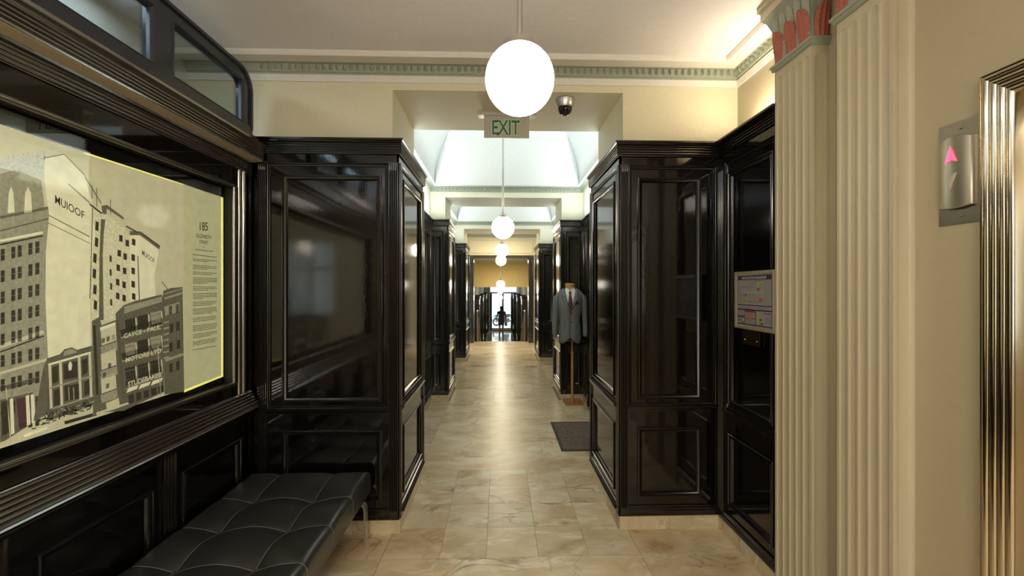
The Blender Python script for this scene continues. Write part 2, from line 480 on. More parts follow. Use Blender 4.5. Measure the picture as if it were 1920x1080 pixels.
def flute_strip(P, u0, u1, z0, z1, n=4, proud=0.012):
    """vertical strip with n concave flutes that stop short of its ends."""
    mb = MB(); wdt = u1 - u0; m = wdt * 0.10; fw = (wdt - 2 * m) / n
    us = [u0, u0 + 0.0005]
    for i in range(n):
        c0 = u0 + m + fw * i
        us += [c0 + fw * t for t in (0.10, 0.25, 0.5, 0.75, 0.90)]
    us += [u1 - 0.0005, u1]
    zs = [z0, z0 + 0.03, z0 + 0.038, z0 + 0.055, z1 - 0.055, z1 - 0.038, z1 - 0.03, z1]
    rows = []
    for z in zs:
        dz = min(z - z0, z1 - z) - 0.03
        row = []
        for u in us:
            nn = proud
            if u in (us[0], us[-1]): nn = -0.004
            else:
                t = (u - u0 - m) / fw
                if 0 < t < n:
                    q = (t % 1.0) - 0.5
                    dep = max(0, 1 - (q / 0.4) ** 2) * 0.007 * min(1, max(0, dz / 0.025))
                    nn = proud - dep
            row.append(P(u, nn, z))
        rows.append(row)
    mb.grid(rows)
    for zz in (z0, z1):
        mb.add([P(u0, -0.004, zz), P(u1, -0.004, zz), P(u1, proud, zz), P(u0, proud, zz)], [(0, 1, 2, 3)])
    return mb

def trim_of(m): return 'lacquer_trim' if m == 'lacquer' else m
def panel_face(root, A, B, side=1, strips=(0.066, 0.066), cells=None, gap=0.06, upper=True, nfl=4, outer=True, zt=Z_COR0, zb=Z_WOOD, wood='lacquer'):
    """frame, fluted strips, sunk panels and mouldings on one face of the panelling."""
    P, wd = face_map(A, B, side)
    sl, sr = strips
    ua, ub = sl, wd - sr
    if cells is None: cells = [(ua + gap, ub - gap)]
    bands = [(Z_LP0, Z_LP1)] + ([(Z_UP0, Z_UP1)] if upper else [])
    fr = MB()
    vs = [0] + [x for c in cells for x in c] + [wd]
    for i in range(0, len(vs), 2):
        if vs[i + 1] - vs[i] > 0.002: fr.hexa(P, vs[i], vs[i + 1], -0.014, 0, zb, zt)
    hs = [zb] + [x for b in bands for x in b] + [zt]
    for c in cells:
        for i in range(0, len(hs), 2): fr.hexa(P, c[0], c[1], -0.014, 0, hs[i], hs[i + 1])
    fr.build('face_frame', wood, root)
    for c in cells:
        for b in bands:
            pn = MB().hexa(P, c[0], c[1], -0.016, -0.009, b[0], b[1]).build('panel', wood, root)
            MB().ring_frame(P, c[0], c[1], b[0], b[1], MOULD).build('panel_moulding', trim_of(wood), pn, smooth=40)
    if upper and outer:
        MB().ring_frame(P, ua, ub, Z_DADO1 - 0.004, Z_RAIL1, OUTER).build('outer_moulding', trim_of(wood), root, smooth=40)
    for nm, pf in (('dado_rail', DADO), ('base_moulding', BASE)):
        MB().rings([[P(u, n, z) for n, z in pf] for u in (ua - 0.004, ub + 0.004)]).build(nm, trim_of(wood), root, smooth=35)
    if sl: flute_strip(P, 0.002, sl - 0.002, Z_WOOD + 0.01, Z_RAIL1 + 0.006, nfl).build('fluted_strip', trim_of(wood), root, smooth=50)
    if sr: flute_strip(P, wd - sr + 0.002, wd - 0.002, Z_WOOD + 0.01, Z_RAIL1 + 0.006, nfl).build('fluted_strip', trim_of(wood), root, smooth=50)

def skirting(path, side, parent, seg=0.30, z1=0.083, th=0.006):
    """row of stone skirting blocks along a path."""
    for i in range(len(path) - 1):
        P, wd = face_map(path[i], path[i + 1], side)
        n = max(1, round(wd / seg))
        for k in range(n):
            MB().hexa(P, wd * k / n + 0.0008, wd * (k + 1) / n - 0.0008, -0.012, th, 0.0, z1).build('skirting_block', 'marble', parent)

# ================================================================== THE SETTING
XL, XR = -1.51, 1.42             # panelling faces of the first room
XW = 1.59                        # plaster wall above the right panelling
XE = 1.48                        # lift wall
YF = 2.72                        # front of the first pair of piers
ZC = 3.0                         # ceiling of the first room

floor = MB().box(-2.1, 2.6, -3.2, 12.04, -0.12, -0.003).build('floor', 'grout', kind='structure')
def tile(x0, x1, y0, y1, z=0.0):
    g = 0.0011
    MB().box(x0 + g, x1 - g, y0 + g, y1 - g, z - 0.02, z).build('tile', 'marble', floor)
XA, XB = -0.676, 0.823
COLS5 = [XA, -0.345, -0.075, 0.228, 0.522, XB]
def rows(y0, y1, n): return [y0 + (y1 - y0) * i / n for i in range(n + 1)]
def tile_zone(xs, ys):
    for i in range(len(xs) - 1):
        for j in range(len(ys) - 1): tile(xs[i], xs[i + 1], ys[j], ys[j + 1])
tile_zone([XA, XB], [-3.2, -1.7, -0.2, 1.25, 2.455])
tile_zone([-1.98, XA], [-3.2, -2.1, -0.9, 0.3, 1.1, 1.78, 2.455, 2.72])
tile_zone([XB, 1.60], [-3.2, -2.1, -0.9, 0.3, 1.1, 1.78, 2.455, 2.72])
tile_zone(COLS5, [2.455, 2.764, 3.07, 3.346, 3.64])
tile_zone([XA, XB], [3.64, 5.66])
tile_zone([-1.0, XA], [3.57, 4.3, 5.05, 5.87])
tile_zone([XB, 1.20], [3.57, 4.3, 5.05, 5.87])
tile_zone(COLS5, rows(5.66, 6.86, 4))
tile_zone([XA, XB], [6.86, 8.78])
tile_zone([-1.0, XA], [6.7, 7.85, 9.0])
tile_zone([XB, 1.20], [6.7, 7.85, 9.0])
tile_zone(COLS5, rows(8.78, 9.98, 4))
tile_zone([-1.3, XA, 0.09, XB, 1.5], [9.98, 10.66, 11.35, 12.04])

# front wall of the first room, with the opening into the corridor
OX0, OX1, OZ = -0.694, 0.818, 2.84
def wall(name, boxes, mat):
    for b in boxes: o = MB().box(*b).build(name, mat, kind='structure')
    return o
wall('wall_front', [(-2.1, OX0, 2.80, 3.50, 0, 3.1), (OX1, 2.3, 2.80, 3.50, 0, 3.1)], 'cream')
wall('trim_1', [(OX0 - 0.001, OX1 + 0.001, 2.80, 3.50, OZ, 3.1)], 'cream')
wall('wall_left', [(-2.2, -2.0, -3.2, 2.8, 0, 3.1)], 'cream_cool')
wall('wall_right', [(XW, XW + 0.1, 2.127, 2.8, 0, 3.1), (XE, XE + 0.14, 1.21, 2.127, 0, 3.1), (XE, XE + 0.14, -3.2, 0.13, 0, 3.1), (XE, XE + 0.14, 0.13, 1.21, 2.13, 3.1)], 'shaded_cream')
wall('wall_back', [(-2.2, 0.15, -3.4, -3.2, 0, 3.1), (1.15, 1.7, -3.4, -3.2, 0, 3.1), (0.15, 1.15, -3.4, -3.2, 2.5, 3.1), (0.15, 1.15, -3.4, -3.2, 0, 1.0)], 'cream')
wb = MB()
for x in (0.15, 0.63, 1.11): wb.box(x, x + 0.04, -3.32, -3.26, 1.0, 2.5)
for z in (1.0, 1.9, 2.46): wb.box(0.15, 1.15, -3.33, -3.25, z, z + 0.04)
win = wb.build('added_window', 'blue_lacquer', kind='structure')  # window added out of view behind the camera to bring in daylight
MB().box(0.17, 1.13, -3.295, -3.29, 1.03, 2.47).build('pane', 'glass', win)

# ceiling with its raised border and the egg and dart cornice
ceil = MB().box(-2.2, XW + 0.1, -3.4, 2.82, ZC, ZC + 0.1).build('ceiling', 'ceiling_white', kind='structure')
RP = [(XW, -3.2), (XW, 2.80), (-2.0, 2.80)]       # room perimeter seen from inside
MB().sweep(RP, [(0.0, ZC), (0.0, 2.925), (0.012, 2.925), (0.014, 2.938), (0.02, 2.94), (0.022, 2.945), (0.030, 2.985), (0.052, 2.992), (0.052, ZC)], -1).build('trim_2', 'sage', kind='structure', smooth=35)
MB().sweep(RP, [(0.0, 2.925), (0.0, 2.885), (0.008, 2.885), (0.012, 2.905), (0.016, 2.925)], -1).build('trim_3', 'trim_white', kind='structure')
MB().sweep(RP, [(0.05, ZC + 0.001), (0.05, ZC - 0.012), (0.13, ZC - 0.014), (0.14, ZC - 0.026), (0.158, ZC - 0.028), (0.17, ZC - 0.012), (0.172, ZC + 0.001)], -1).build('trim_4', 'trim_white', kind='structure', smooth=35)
eggs = bpy.data.objects['trim_2']
def egg_mesh():
    mb = MB()
    # one egg in its pointed shell; faces -y, width 43 mm
    for (hw, dep, z0, z1) in ((0.019, 0.009, -0.019, 0.019), (0.0115, 0.017, -0.013, 0.016)):
        rs = []
        for i in range(5):
            t = i / 4; z = z0 + (z1 - z0) * t; ww = hw * math.sin(PI * (0.18 + 0.64 * t)) ** 0.6 * (0.55 + 0.45 * t)
            rs.append([(ww * math.cos(PI * k / 4), -dep * math.sin(PI * k / 4), z) for k in range(5)])
        mb.rings(rs, False, False)
    o = mb.build('egg', 'sage', None, smooth=60, recalc=False)
    me = o.data; bpy.data.objects.remove(o); return me
EGG = egg_mesh()
def tilt(o): return o
pitch = 0.0432
n = int((XW + 1.56) / pitch)
for i in range(n): shared('egg', EGG, eggs, (XW - 0.035 - pitch * i, 2.80 - 0.026, 2.965), (R(-12), 0, 0))
for i in range(20): shared('egg', EGG, eggs, (XW - 0.026, 2.80 - 0.035 - pitch * i, 2.965), (R(-12), 0, R(-90)))

# bays of the corridor: side walls, dividing walls, coved vaults
def bay(y0, y1, x0, x1, idx):
    wall('wall_left', [(x0 - 0.12, x0, y0, y1, 0, 2.96)], 'cream_pale')
    zz = 2.38 if idx == 0 else 0
    if idx == 0:
        wall('wall_right', [(x1, x1 + 0.12, 3.5, 3.573, 0, 2.96), (x1, x1 + 0.12, 5.58, y1, 0, 2.96), (x1, x1 + 0.12, 3.573, 5.58, 2.492, 2.96)], 'cream_pale')
    else:
        wall('wall_right', [(x1, x1 + 0.12, y0, y1, 0, 2.96)], 'cream_pale')
    # sage cornice with its row of ornament
    per = [(x0, y0), (x0, y1), (x1, y1), (x1, y0)]
    MB().sweep(per, [(0, 2.955), (0, 2.885), (0.015, 2.885), (0.018, 2.90), (0.03, 2.93), (0.055, 2.945), (0.055, 2.955)], 1, closed=True).build('trim_%d' % (5 + idx * 2), 'sage', kind='structure', smooth=35)
    mb = MB()
    for i in range(int((x1 - x0 - 0.1) / 0.05)):
        xx = x0 + 0.06 + 0.05 * i
        mb.sphere((xx, y1 - 0.03, 2.918), 0.014, 0.010, 0.016, 6, 4)
    mb.build('bead_row', 'sage', bpy.data.objects['trim_%d' % (5 + idx * 2)], smooth=60, kind='stuff')
    MB().sweep(per, [(0, 2.962), (0, 2.95), (0.075, 2.955), (0.085, 2.962)], 1, closed=True).build('trim_%d' % (6 + idx * 2), 'vault_white', kind='structure')
    # coved vault: sloping ends, curved sides, a lens-shaped pendentive in each corner
    z0, z1 = 2.955, 3.62; D = 0.36
    mb = MB()
    ax0, ax1, ay0, ay1 = x0 + 0.07, x1 - 0.07, y0 + 0.07, y1 - 0.07
    K = 12
    def E(sx, sy, t):     # straight hip on the end slope
        cx, cy = (ax0 if sx < 0 else ax1), (ay0 if sy < 0 else ay1)
        return Vector((cx - sx * D * 0.72 * t, cy - sy * D * t, z0 + (z1 - z0) * t))
    def C(sx, sy, t):     # curved hip on the side cove
        p = E(sx, sy, t); b = math.sin(PI * min(1, t)) ** 0.9
        return p + Vector((sx * 0.085 * b, sy * 0.13 * b, 0.0))
    ts = [k / K for k in range(K + 1)]
    for sy in (-1, 1): mb.grid([[E(-1, sy, t), E(1, sy, t)] for t in ts])
    for sx in (-1, 1):
        for sy in (-1, 1): mb.grid([[E(sx, sy, t), E(sx, sy, t) * 0.5 + C(sx, sy, t) * 0.5 + Vector((sx * 0.012, 0, 0)), C(sx, sy, t)] for t in ts])
        mb.grid([[C(sx, -1, t), C(sx, 1, t)] for t in ts])
    t = [E(-1, -1, 1), E(1, -1, 1), E(1, 1, 1), E(-1, 1, 1)]
    mb.add(t, [(0, 1, 2, 3)])
    mb.build('ceiling', 'vault_white', kind='structure', smooth=25)
BX0, BX1 = -0.95, 1.17
bay(3.50, 5.95, BX0, BX1, 0)
bay(6.62, 9.09, BX0, BX1, 1)
def divider(y0, y1, nm):
    wall(nm, [(BX0 - 0.12, -0.75, y0, y1, 0, 3.1), (0.875, BX1 + 0.12, y0, y1, 0, 3.1), (-0.75, 0.875, y0, y1, 2.81, 3.1)], 'cream_pale')
divider(5.95, 6.62, 'wall_middle')
divider(9.09, 9.95, 'wall_middle')
# landing before the stairs
wall('wall_left', [(-1.4, -1.3, 9.95, 12.3, 0, 3.2)], 'cream')
wall('wall_right', [(1.5, 1.6, 9.95, 12.3, 0, 3.2)], 'cream')
wall('ceiling', [(-1.4, 1.6, 9.95, 12.3, 3.12, 3.2)], 'trim_white')
wall('wall_far', [(-1.4, 1.6, 12.2, 12.4, 2.48, 3.2), (-1.4, -0.872, 12.2, 12.4, 0, 2.48), (0.982, 1.6, 12.2, 12.4, 0, 2.48)], 'cream')
MB().sweep([(-1.3, 12.2), (1.5, 12.2)], [(0, 3.0), (0.03, 3.0), (0.05, 3.06), (0.05, 3.12), (0, 3.12)], 1).build('trim_9', 'sage', kind='structure')
Pm, _ = face_map((-0.98, 12.2), (1.08, 12.2), 1)
MB().ring_frame(Pm, 0.12, 1.95, 2.55, 2.92, [(0, 0), (0, 0.014), (0.02, 0.014), (0.03, 0)]).build('trim_10', 'cream', kind='structure')

# stair hall and entrance hall, 1.35 m lower
ZL = -1.35
wall('wall_left', [(-1.25, -1.05, 12.4, 17.1, ZL, 3.2)], 'yellow_wall')
wall('wall_right', [(1.17, 1.37, 12.4, 17.1, ZL, 3.2)], 'yellow_wall')
wall('wall_left', [(-1.25, -1.05, 17.1, 29.0, ZL, 3.2)], 'cream_pale')
wall('wall_right', [(1.17, 1.37, 17.1, 29.0, ZL, 3.2)], 'cream_pale')
wall('ceiling', [(-1.1, 1.2, 12.4, 17.0, 2.62, 2.7)], 'yellow_wall')
MB().sweep([(-1.05, 12.4), (-1.05, 17.0), (1.17, 17.0), (1.17, 12.4)], [(0, 2.50), (0.03, 2.50), (0.07, 2.56), (0.10, 2.62), (0, 2.62)], 1, closed=True).build('trim_11', 'sage', kind='structure')
wall('wall_far', [(-1.1, 1.2, 17.0, 17.2, 1.58, 3.2)], 'yellow_wall')
wall('ceiling', [(-1.1, 1.2, 17.2, 29.1, 1.95, 2.05)], 'trim_white')
wall('floor', [(-1.3, 1.4, 14.8, 29.2, ZL - 0.1, ZL)], 'lower_floor')
st = MB().box(-1.05, 1.17, 12.04, 14.9, ZL - 0.1, ZL - 0.02).build('floor', 'lower_floor', kind='structure')
for i in range(8):
    z = -0.003 - (i) * 0.1684 if i else -0.003
    MB().box(-1.05, 1.17, 12.04 + 0.34 * i, 12.04 + 0.34 * (i + 1) + 0.03, ZL - 0.05, -0.1684 * (i + 0) - (0.0 if i else 0.003)).build('step', 'marble', st)
# front of the building: doors and street
wall('wall_far', [(-1.3, -0.60, 29.0, 29.2, ZL, 3.2), (1.16, 1.4, 29.0, 29.2, ZL, 3.2), (-0.60, 1.16, 29.0, 29.2, 1.66, 3.2)], 'cream')
wall('ground', [(-30, 30, 29.2, 60, ZL - 0.05, ZL + 0.14)], 'asphalt')

# ================================================================== PANELLED PIERS
def pier_parts(root, path, carc, faces, mat='lacquer', skirt=True):
    for c in carc: MB().box(*c).build('carcass', mat, root)
    for f in faces: panel_face(root, wood=mat, **f)
    MB().sweep(path, CORN, 1).build('cornice', trim_of(mat), root, smooth=30)
    if skirt: skirting(path, 1, root)

r = thing('panelled_pier', (-1.07, 3.14, 0), 'wide glossy black panelled pier left of the opening, beyond the bench', 'pier')
pier_parts(r, [(XL, YF), (-0.634, YF), (-0.634, 3.57), (BX0, 3.57)], [(-1.62, -0.648, 2.734, 3.556, 0.083, Z_COR1)], [
    dict(A=(XL, YF), B=(-0.634, YF), strips=(0.058, 0.066), cells=[(0.148, 0.768)]),
    dict(A=(-0.634, YF), B=(-0.634, 3.57), strips=(0.045, 0.045), gap=0.055),
    dict(A=(-0.634, 3.57), B=(BX0, 3.57), strips=(0.05, 0), gap=0.05)])
r = thing('panelled_pier', (1.1, 3.14, 0), 'glossy black panelled pier right of the opening, joined to the panelling with the evacuation sign', 'pier')
pier_parts(r, [(BX1, 3.57), (0.772, 3.57), (0.772, YF), (XR, YF), (XR, 2.13)], [(0.786, 1.50, 2.734, 3.556, 0.083, Z_COR1), (XR + 0.014, XR + 0.12, 2.135, 2.74, 0.083, Z_COR1)], [
    dict(A=(0.772, 3.57), B=(0.772, YF), strips=(0.045, 0.045), gap=0.055),
    dict(A=(0.772, YF), B=(XR, YF), strips=(0.058, 0.02), cells=[(0.116, 0.532)]),
    dict(A=(XR, YF), B=(XR, 2.13), strips=(0.09, 0), cells=[(0.125, 0.56)], nfl=5),
    dict(A=(BX1, 3.57), B=(0.772, 3.57), strips=(0, 0.05), gap=0.05)])

def corridor_pier(y0, y1, xi, xo, left, label):
    r = thing('panelled_pier', ((xi + xo) / 2, y0, 0), label, 'pier', 'panelled piers along the corridor')
    m = 0.014
    if left:
        path = [(xo, y0), (xi, y0), (xi, y1), (xo, y1)]
        fs = [dict(A=(xo, y0), B=(xi, y0), strips=(0.02, 0.055), gap=0.035), dict(A=(xi, y0), B=(xi, y1), strips=(0.045, 0.045)), dict(A=(xi, y1), B=(xo, y1), strips=(0.05, 0), gap=0.04)]
        cb = (xo - 0.02, xi - m, y0 + m, y1 - m, 0.083, Z_COR1)
    else:
        path = [(xo, y1), (xi, y1), (xi, y0), (xo, y0)]
        fs = [dict(A=(xi, y0), B=(xo, y0), strips=(0.055, 0.02), gap=0.035), dict(A=(xi, y1), B=(xi, y0), strips=(0.045, 0.045)), dict(A=(xo, y1), B=(xi, y1), strips=(0, 0.05), gap=0.04)]
        cb = (xi + m, xo + 0.02, y0 + m, y1 - m, 0.083, Z_COR1)
    pier_parts(r, path, [cb], fs, 'lacquer_soft')
    return r
corridor_pier(5.87, 6.70, -0.70, BX0, True, 'worn black panelled pier on the left of the corridor, first past the opening')
corridor_pier(5.87, 6.70, 0.857, BX1, False, 'black panelled pier on the right of the corridor, behind the grey suit')
corridor_pier(9.0, 10.05, -0.71, BX0, True, 'black panelled pier on the left of the corridor, last before the stairs')
corridor_pier(9.0, 10.05, 0.848, BX1, False, 'black panelled pier on the right of the corridor, last before the stairs')

def side_panelling(A, B, cells, label, mat='lacquer_soft', name='wall_panelling'):
    P, wd = face_map(A, B, 1)
    r = thing(name, ((A[0] + B[0]) / 2, (A[1] + B[1]) / 2, 0), label, 'panelling')
    MB().hexa(P, 0, wd, -0.03, -0.012, 0.083, Z_COR1).build('carcass', mat, r)
    panel_face(r, A, B, 1, strips=(0.06, 0.06), cells=cells, wood=mat)
    MB().sweep([A, B], CORN, 1).build('cornice', mat, r, smooth=30)
    skirting([A, B], 1, r)
    return r
side_panelling((-0.93, 3.575), (-0.93, 5.865), [(0.12, 0.76), (0.83, 1.46), (1.53, 2.17)], 'black wall panelling in the left recess behind the first pier')
side_panelling((-0.93, 6.705), (-0.93, 8.995), [(0.12, 0.76), (0.83, 1.46), (1.53, 2.17)], 'black wall panelling in the second left recess of the corridor')
side_panelling((1.16, 8.995), (1.16, 6.705), [(0.12, 0.76), (0.83, 1.46), (1.53, 2.17)], 'black wall panelling in the right recess beyond the grey suit')
r = side_panelling((1.16, 5.865), (1.16, 5.58), [(0.085, 0.20)], 'narrow black wall panelling at the right corner behind the grey suit')
r = thing('shop_doorway', (1.14, 4.65, 0), 'black lined doorway of a shop in the right recess, by the dark floor mat', 'doorway')
MB().box(1.15, 1.30, 3.575, 3.74, 0.0, 2.30).box(1.15, 1.30, 5.52, 5.575, 0.0, 2.30).build('jamb', 'lacquer_soft', r)
MB().box(1.15, 1.30, 3.575, 5.575, 2.30, Z_COR1).build('lintel', 'lacquer_soft', r)
MB().sweep([(1.15, 5.575), (1.15, 3.575)], CORN, 1).build('cornice', 'lacquer_soft', r, smooth=30)
wall('wall_right', [(2.3, 2.4, 3.6, 5.7, 0, 2.4), (1.302, 2.3, 3.62, 3.74, 0, 2.4), (1.302, 2.3, 5.56, 5.68, 0, 2.4)], 'cream_cool')
wall('ceiling', [(1.302, 2.3, 3.74, 5.56, 2.30, 2.4)], 'ceiling_white')
setp(MB().box(1.14, 2.29, 3.76, 5.50, 0.0, 0.003).build('carpet', 'carpet'), 'blue grey carpet inside the shop doorway', 'carpet')

# door surround at the head of the stairs
r = thing('door_surround', (0.055, 12.1, 0), 'dark panelled door surround at the head of the stairs', 'doorway')
for x0, x1 in ((-0.86, -0.72), (0.83, 0.97)):
    MB().box(x0, x1, 12.02, 12.44, 0.0, 2.36).build('post', 'lacquer_soft', r)
    PP, _ = face_map((x0, 12.02), (x1, 12.02), 1)
    for z0, z1 in ((0.15, 0.72), (0.84, 2.25)): MB().ring_frame(PP, 0.02, 0.12, z0, z1, MOULD).build('panel_moulding', 'lacquer_soft', r)
    MB().box(x0 - 0.01, x1 + 0.01, 12.0, 12.45, 2.36, 2.47).build('block', 'lacquer_soft', r)
MB().box(-0.72, 0.83, 12.03, 12.43, 2.385, 2.45).box(-0.72, 0.83, 12.01, 12.45, 2.45, 2.47).build('lintel', 'lacquer_soft', r)
for x, lab in ((-0.63, 'left'), (0.74, 'right')):
    r = thing('handrail', (x, 12.3, 0), 'metal handrail on a post going down the stairs, %s side' % lab, 'handrail', 'stair handrails')
    MB().tube([(x, 12.3, -0.05), (x, 12.3, 0.86)], 0.022, 8).build('post', 'dark_steel', r, smooth=60)
    MB().tube([(x, 12.28, 0.88), (x, 12.36, 0.87), (x, 13.2, 0.45), (x, 14.9, -0.42), (x, 15.1, -0.45)], 0.017, 8).build('rail', 'chrome', r, smooth=60)
    MB().sphere((x, 12.3, 0.88), 0.036).build('finial', 'chrome', r, smooth=80)
    MB().tube([(x, 15.0, ZL), (x, 15.0, -0.45)], 0.022, 8).build('post', 'dark_steel', r, smooth=60)
    for k in range(6):
        y = 12.62 + 0.38 * k
        MB().tube([(x, y, -0.1684 * (int((y - 12.04) / 0.34)) - 0.01), (x, y, 0.74 - 0.51 * (y - 12.62))], 0.010, 6).build('baluster', 'dark_steel', r)

# panelled piers of the entrance hall
hall = [(14.7, -0.69, 0.79), (18.2, -0.69, 0.77), (23.0, -0.69, 0.77), (27.85, -0.69, 0.78)]
words = ['first past the stairs', 'second past the stairs', 'third past the stairs', 'beside the street doors']
for i, (y, xl, xr) in enumerate(hall):
    for left in (True, False):
        xi = xl if left else xr
        r = thing('hall_pier', (xi, y, ZL), 'dark panelled pier low in the entrance hall on the %s, %s' % ('left' if left else 'right', words[i]), 'pier', 'low piers of the entrance hall')
        a, b = (-1.02, xi) if left else (xi, 1.14)
        MB().box(a, b, y, y + 0.8, ZL, 1.14).build('carcass', 'lacquer_soft', r)
        pth = [(a, y), (xi, y), (xi, y + 0.8), (a, y + 0.8)] if left else [(b, y + 0.8), (xi, y + 0.8), (xi, y), (b, y)]
        MB().sweep(pth, [(o, z - 1.24) for o, z in CORN], 1).build('cornice', 'lacquer_soft', r, smooth=30)
        PP, wd = face_map((a, y), (b, y), 1)
        for z0, z1 in ((ZL + 0.2, ZL + 0.68), (ZL + 0.85, 0.98)): MB().ring_frame(PP, 0.05, wd - 0.05, z0, z1, MOULD).build('panel_moulding', 'lacquer_soft', r)
        PP, wd = face_map((xi, y), (xi, y + 0.8), 1) if left else face_map((xi, y + 0.8), (xi, y), 1)
        for z0, z1 in ((ZL + 0.2, ZL + 0.68), (ZL + 0.85, 0.98)): MB().ring_frame(PP, 0.08, wd - 0.08, z0, z1, MOULD).build('panel_moulding', 'lacquer_soft', r)
        skirting(pth, 1, r, 0.4, 0.0) if False else None

# street doors
r = thing('street_door', (0.28, 29.05, ZL), 'dark framed glazed street doors at the far end of the hall', 'door')
D0, ZD = 29.0, ZL + 2.53
for x0, x1 in ((-0.60, -0.49), (0.19, 0.31), (0.80, 0.96), (1.12, 1.18)):
    MB().box(x0, x1, D0, D0 + 0.12, ZL, ZD).build('stile', 'lacquer', r)
MB().box(-0.60, 1.18, D0 - 0.02, D0 + 0.14, ZD, ZD + 0.09).build('head', 'lacquer', r)
MB().box(-0.60, 0.96, D0 - 0.25, D0 + 0.12, ZL, ZL + 0.10).build('sill', 'bronze', r)
MB().box(0.96, 1.12, D0, D0 + 0.1, ZL, ZL + 0.95).build('kick_panel', 'lacquer', r)
MB().box(-0.49, 0.80, D0 + 0.03, D0 + 0.09, ZL + 0.10, ZL + 0.17).build('bottom_rail', 'lacquer', r)
for x0, x1, z0 in ((-0.49, 0.19, ZL + 0.17), (0.31, 0.80, ZL + 0.17), (0.96, 1.12, ZL + 0.95)):
    MB().box(x0, x1, D0 + 0.055, D0 + 0.061, z0, ZD).build('pane', 'glass', r)
for x in (0.17, 0.33): MB().tube([(x, D0 - 0.04, ZL + 0.9), (x, D0 - 0.04, ZL + 1.4)], 0.014, 8).build('handle', 'chrome', r, smooth=60)
# pale transom light over the street doors
MB().box(-0.60, 1.16, 29.06, 29.07, ZD + 0.09, 1.66).build('window_2', 'glass', kind='structure')

# ================================================================== DISPLAY CASE ON THE LEFT
XD = -1.55
Y0 = -0.30
r = thing('display_case', (XD, 1.2, 0), 'glossy black wall display case with ribbed mouldings around the old street photograph', 'display case')
PD, wd = face_map((XD, Y0), (XD, 2.715), 1)
U = lambda y: y - Y0
MB().box(-1.75, -1.604, Y0, 2.715, 0.083, 2.43).build('carcass', 'lacquer_flat', r)
MB().hexa(PD, 0, wd, -0.053, 0, 2.14, 2.43).build('frieze', 'lacquer_flat', r)
MB().hexa(PD, 0, wd, -0.053, 0, 0.80, 0.995).build('bottom_board', 'lacquer_flat', r)
MB().hexa(PD, U(2.535), wd, -0.053, 0, 0.995, 2.14).build('side_board', 'lacquer_flat', r)
MB().hexa(PD, 0, U(0.27), -0.053, 0, 0.995, 2.14).build('side_board', 'lacquer_flat', r)
prof = [(-0.02, 2.252), (0.006, 2.252)] + reeds(2.254, 2.318, 0.008, 0.010, 4, 0.3) + [(0.022, 2.322), (0.024, 2.331), (0.080, 2.338), (0.082, 2.345)] + reeds(2.347, 2.408, 0.082, 0.007, 4) + [(0.090, 2.414), (0.094, 2.424), (0.098, 2.428), (0.098, 2.440), (-0.02, 2.440)]
MB().sweep([(XD, Y0), (XD, 2.70)], prof, 1).build('cornice', 'rib_lacquer', r, smooth=32)
setp(MB().sweep([(XD, Y0), (XD, 2.70)], [(0.025, 2.330), (0.079, 2.3365), (0.079, 2.340), (0.025, 2.335)], 1).build('soffit', 'shaded_cream', r), 'plain tan soffit strip under the cornice')
sl = [(-0.02, 0.918), (0.008, 0.918)]
for i in range(5):
    o, zt = 0.010 + 0.009 * i, 0.915 - 0.0155 * i
    sl += [(o + 0.009 * math.sin(PI * k / 5), zt - 0.0145 * (0.5 - 0.5 * math.cos(PI * k / 5))) for k in range(6)]
sl += [(0.060, 0.834), (0.063, 0.828), (0.058, 0.822), (0.062, 0.816), (0.056, 0.810), (-0.02, 0.806)]
MB().sweep([(XD, Y0), (XD, 2.69)], sl[::-1], 1).build('sill', 'rib_lacquer', r, smooth=32)
for yc, rr in ((2.592, 0.013), (2.634, 0.016)):
    MB().rings([[(XD - 0.004 + rr * 1.1 * math.sin(PI * k / 8), yc + rr * math.cos(PI * k / 8), z) for k in range(9)] for z in (0.905, 2.262)]).build('side_bead', 'rib_lacquer', r, smooth=50)
rod = [(0, -0.002), (0, 0.004)] + [(0.011 - 0.011 * math.cos(PI * k / 6), 0.004 + 0.013 * math.sin(PI * k / 6)) for k in range(1, 6)] + [(0.022, 0.004), (0.022, 0.001)]
MB().ring_frame(PD, U(0.25), U(2.547), 0.979, 2.156, rod).build('frame', 'bronze_lacquer' if 'bronze_lacquer' in MAT else 'dark_steel', r, smooth=50)
MB().ring_frame(PD, U(0.2705), U(2.5345), 0.9955, 2.1395, [(0, 0.0015), (0.0015, 0.0015), (0.0015, -0.049), (0, -0.049)]).build('liner', 'inside_dark', r)
panel_face(r, (XD, Y0), (XD, 2.715), 1, strips=(0.05, 0), cells=[(U(0.06), U(0.56)), (U(0.77), U(1.25)), (U(1.475), U(1.955)), (U(2.125), U(2.60))], upper=False, zt=0.80)
for y in (0.60, 1.285, 1.988): flute_strip(PD, U(y), U(y + 0.10), Z_WOOD, 0.80, 4).build('fluted_strip', 'lacquer_trim', r, smooth=50)
skirting([(XD, Y0), (XD, 2.715)], 1, r)

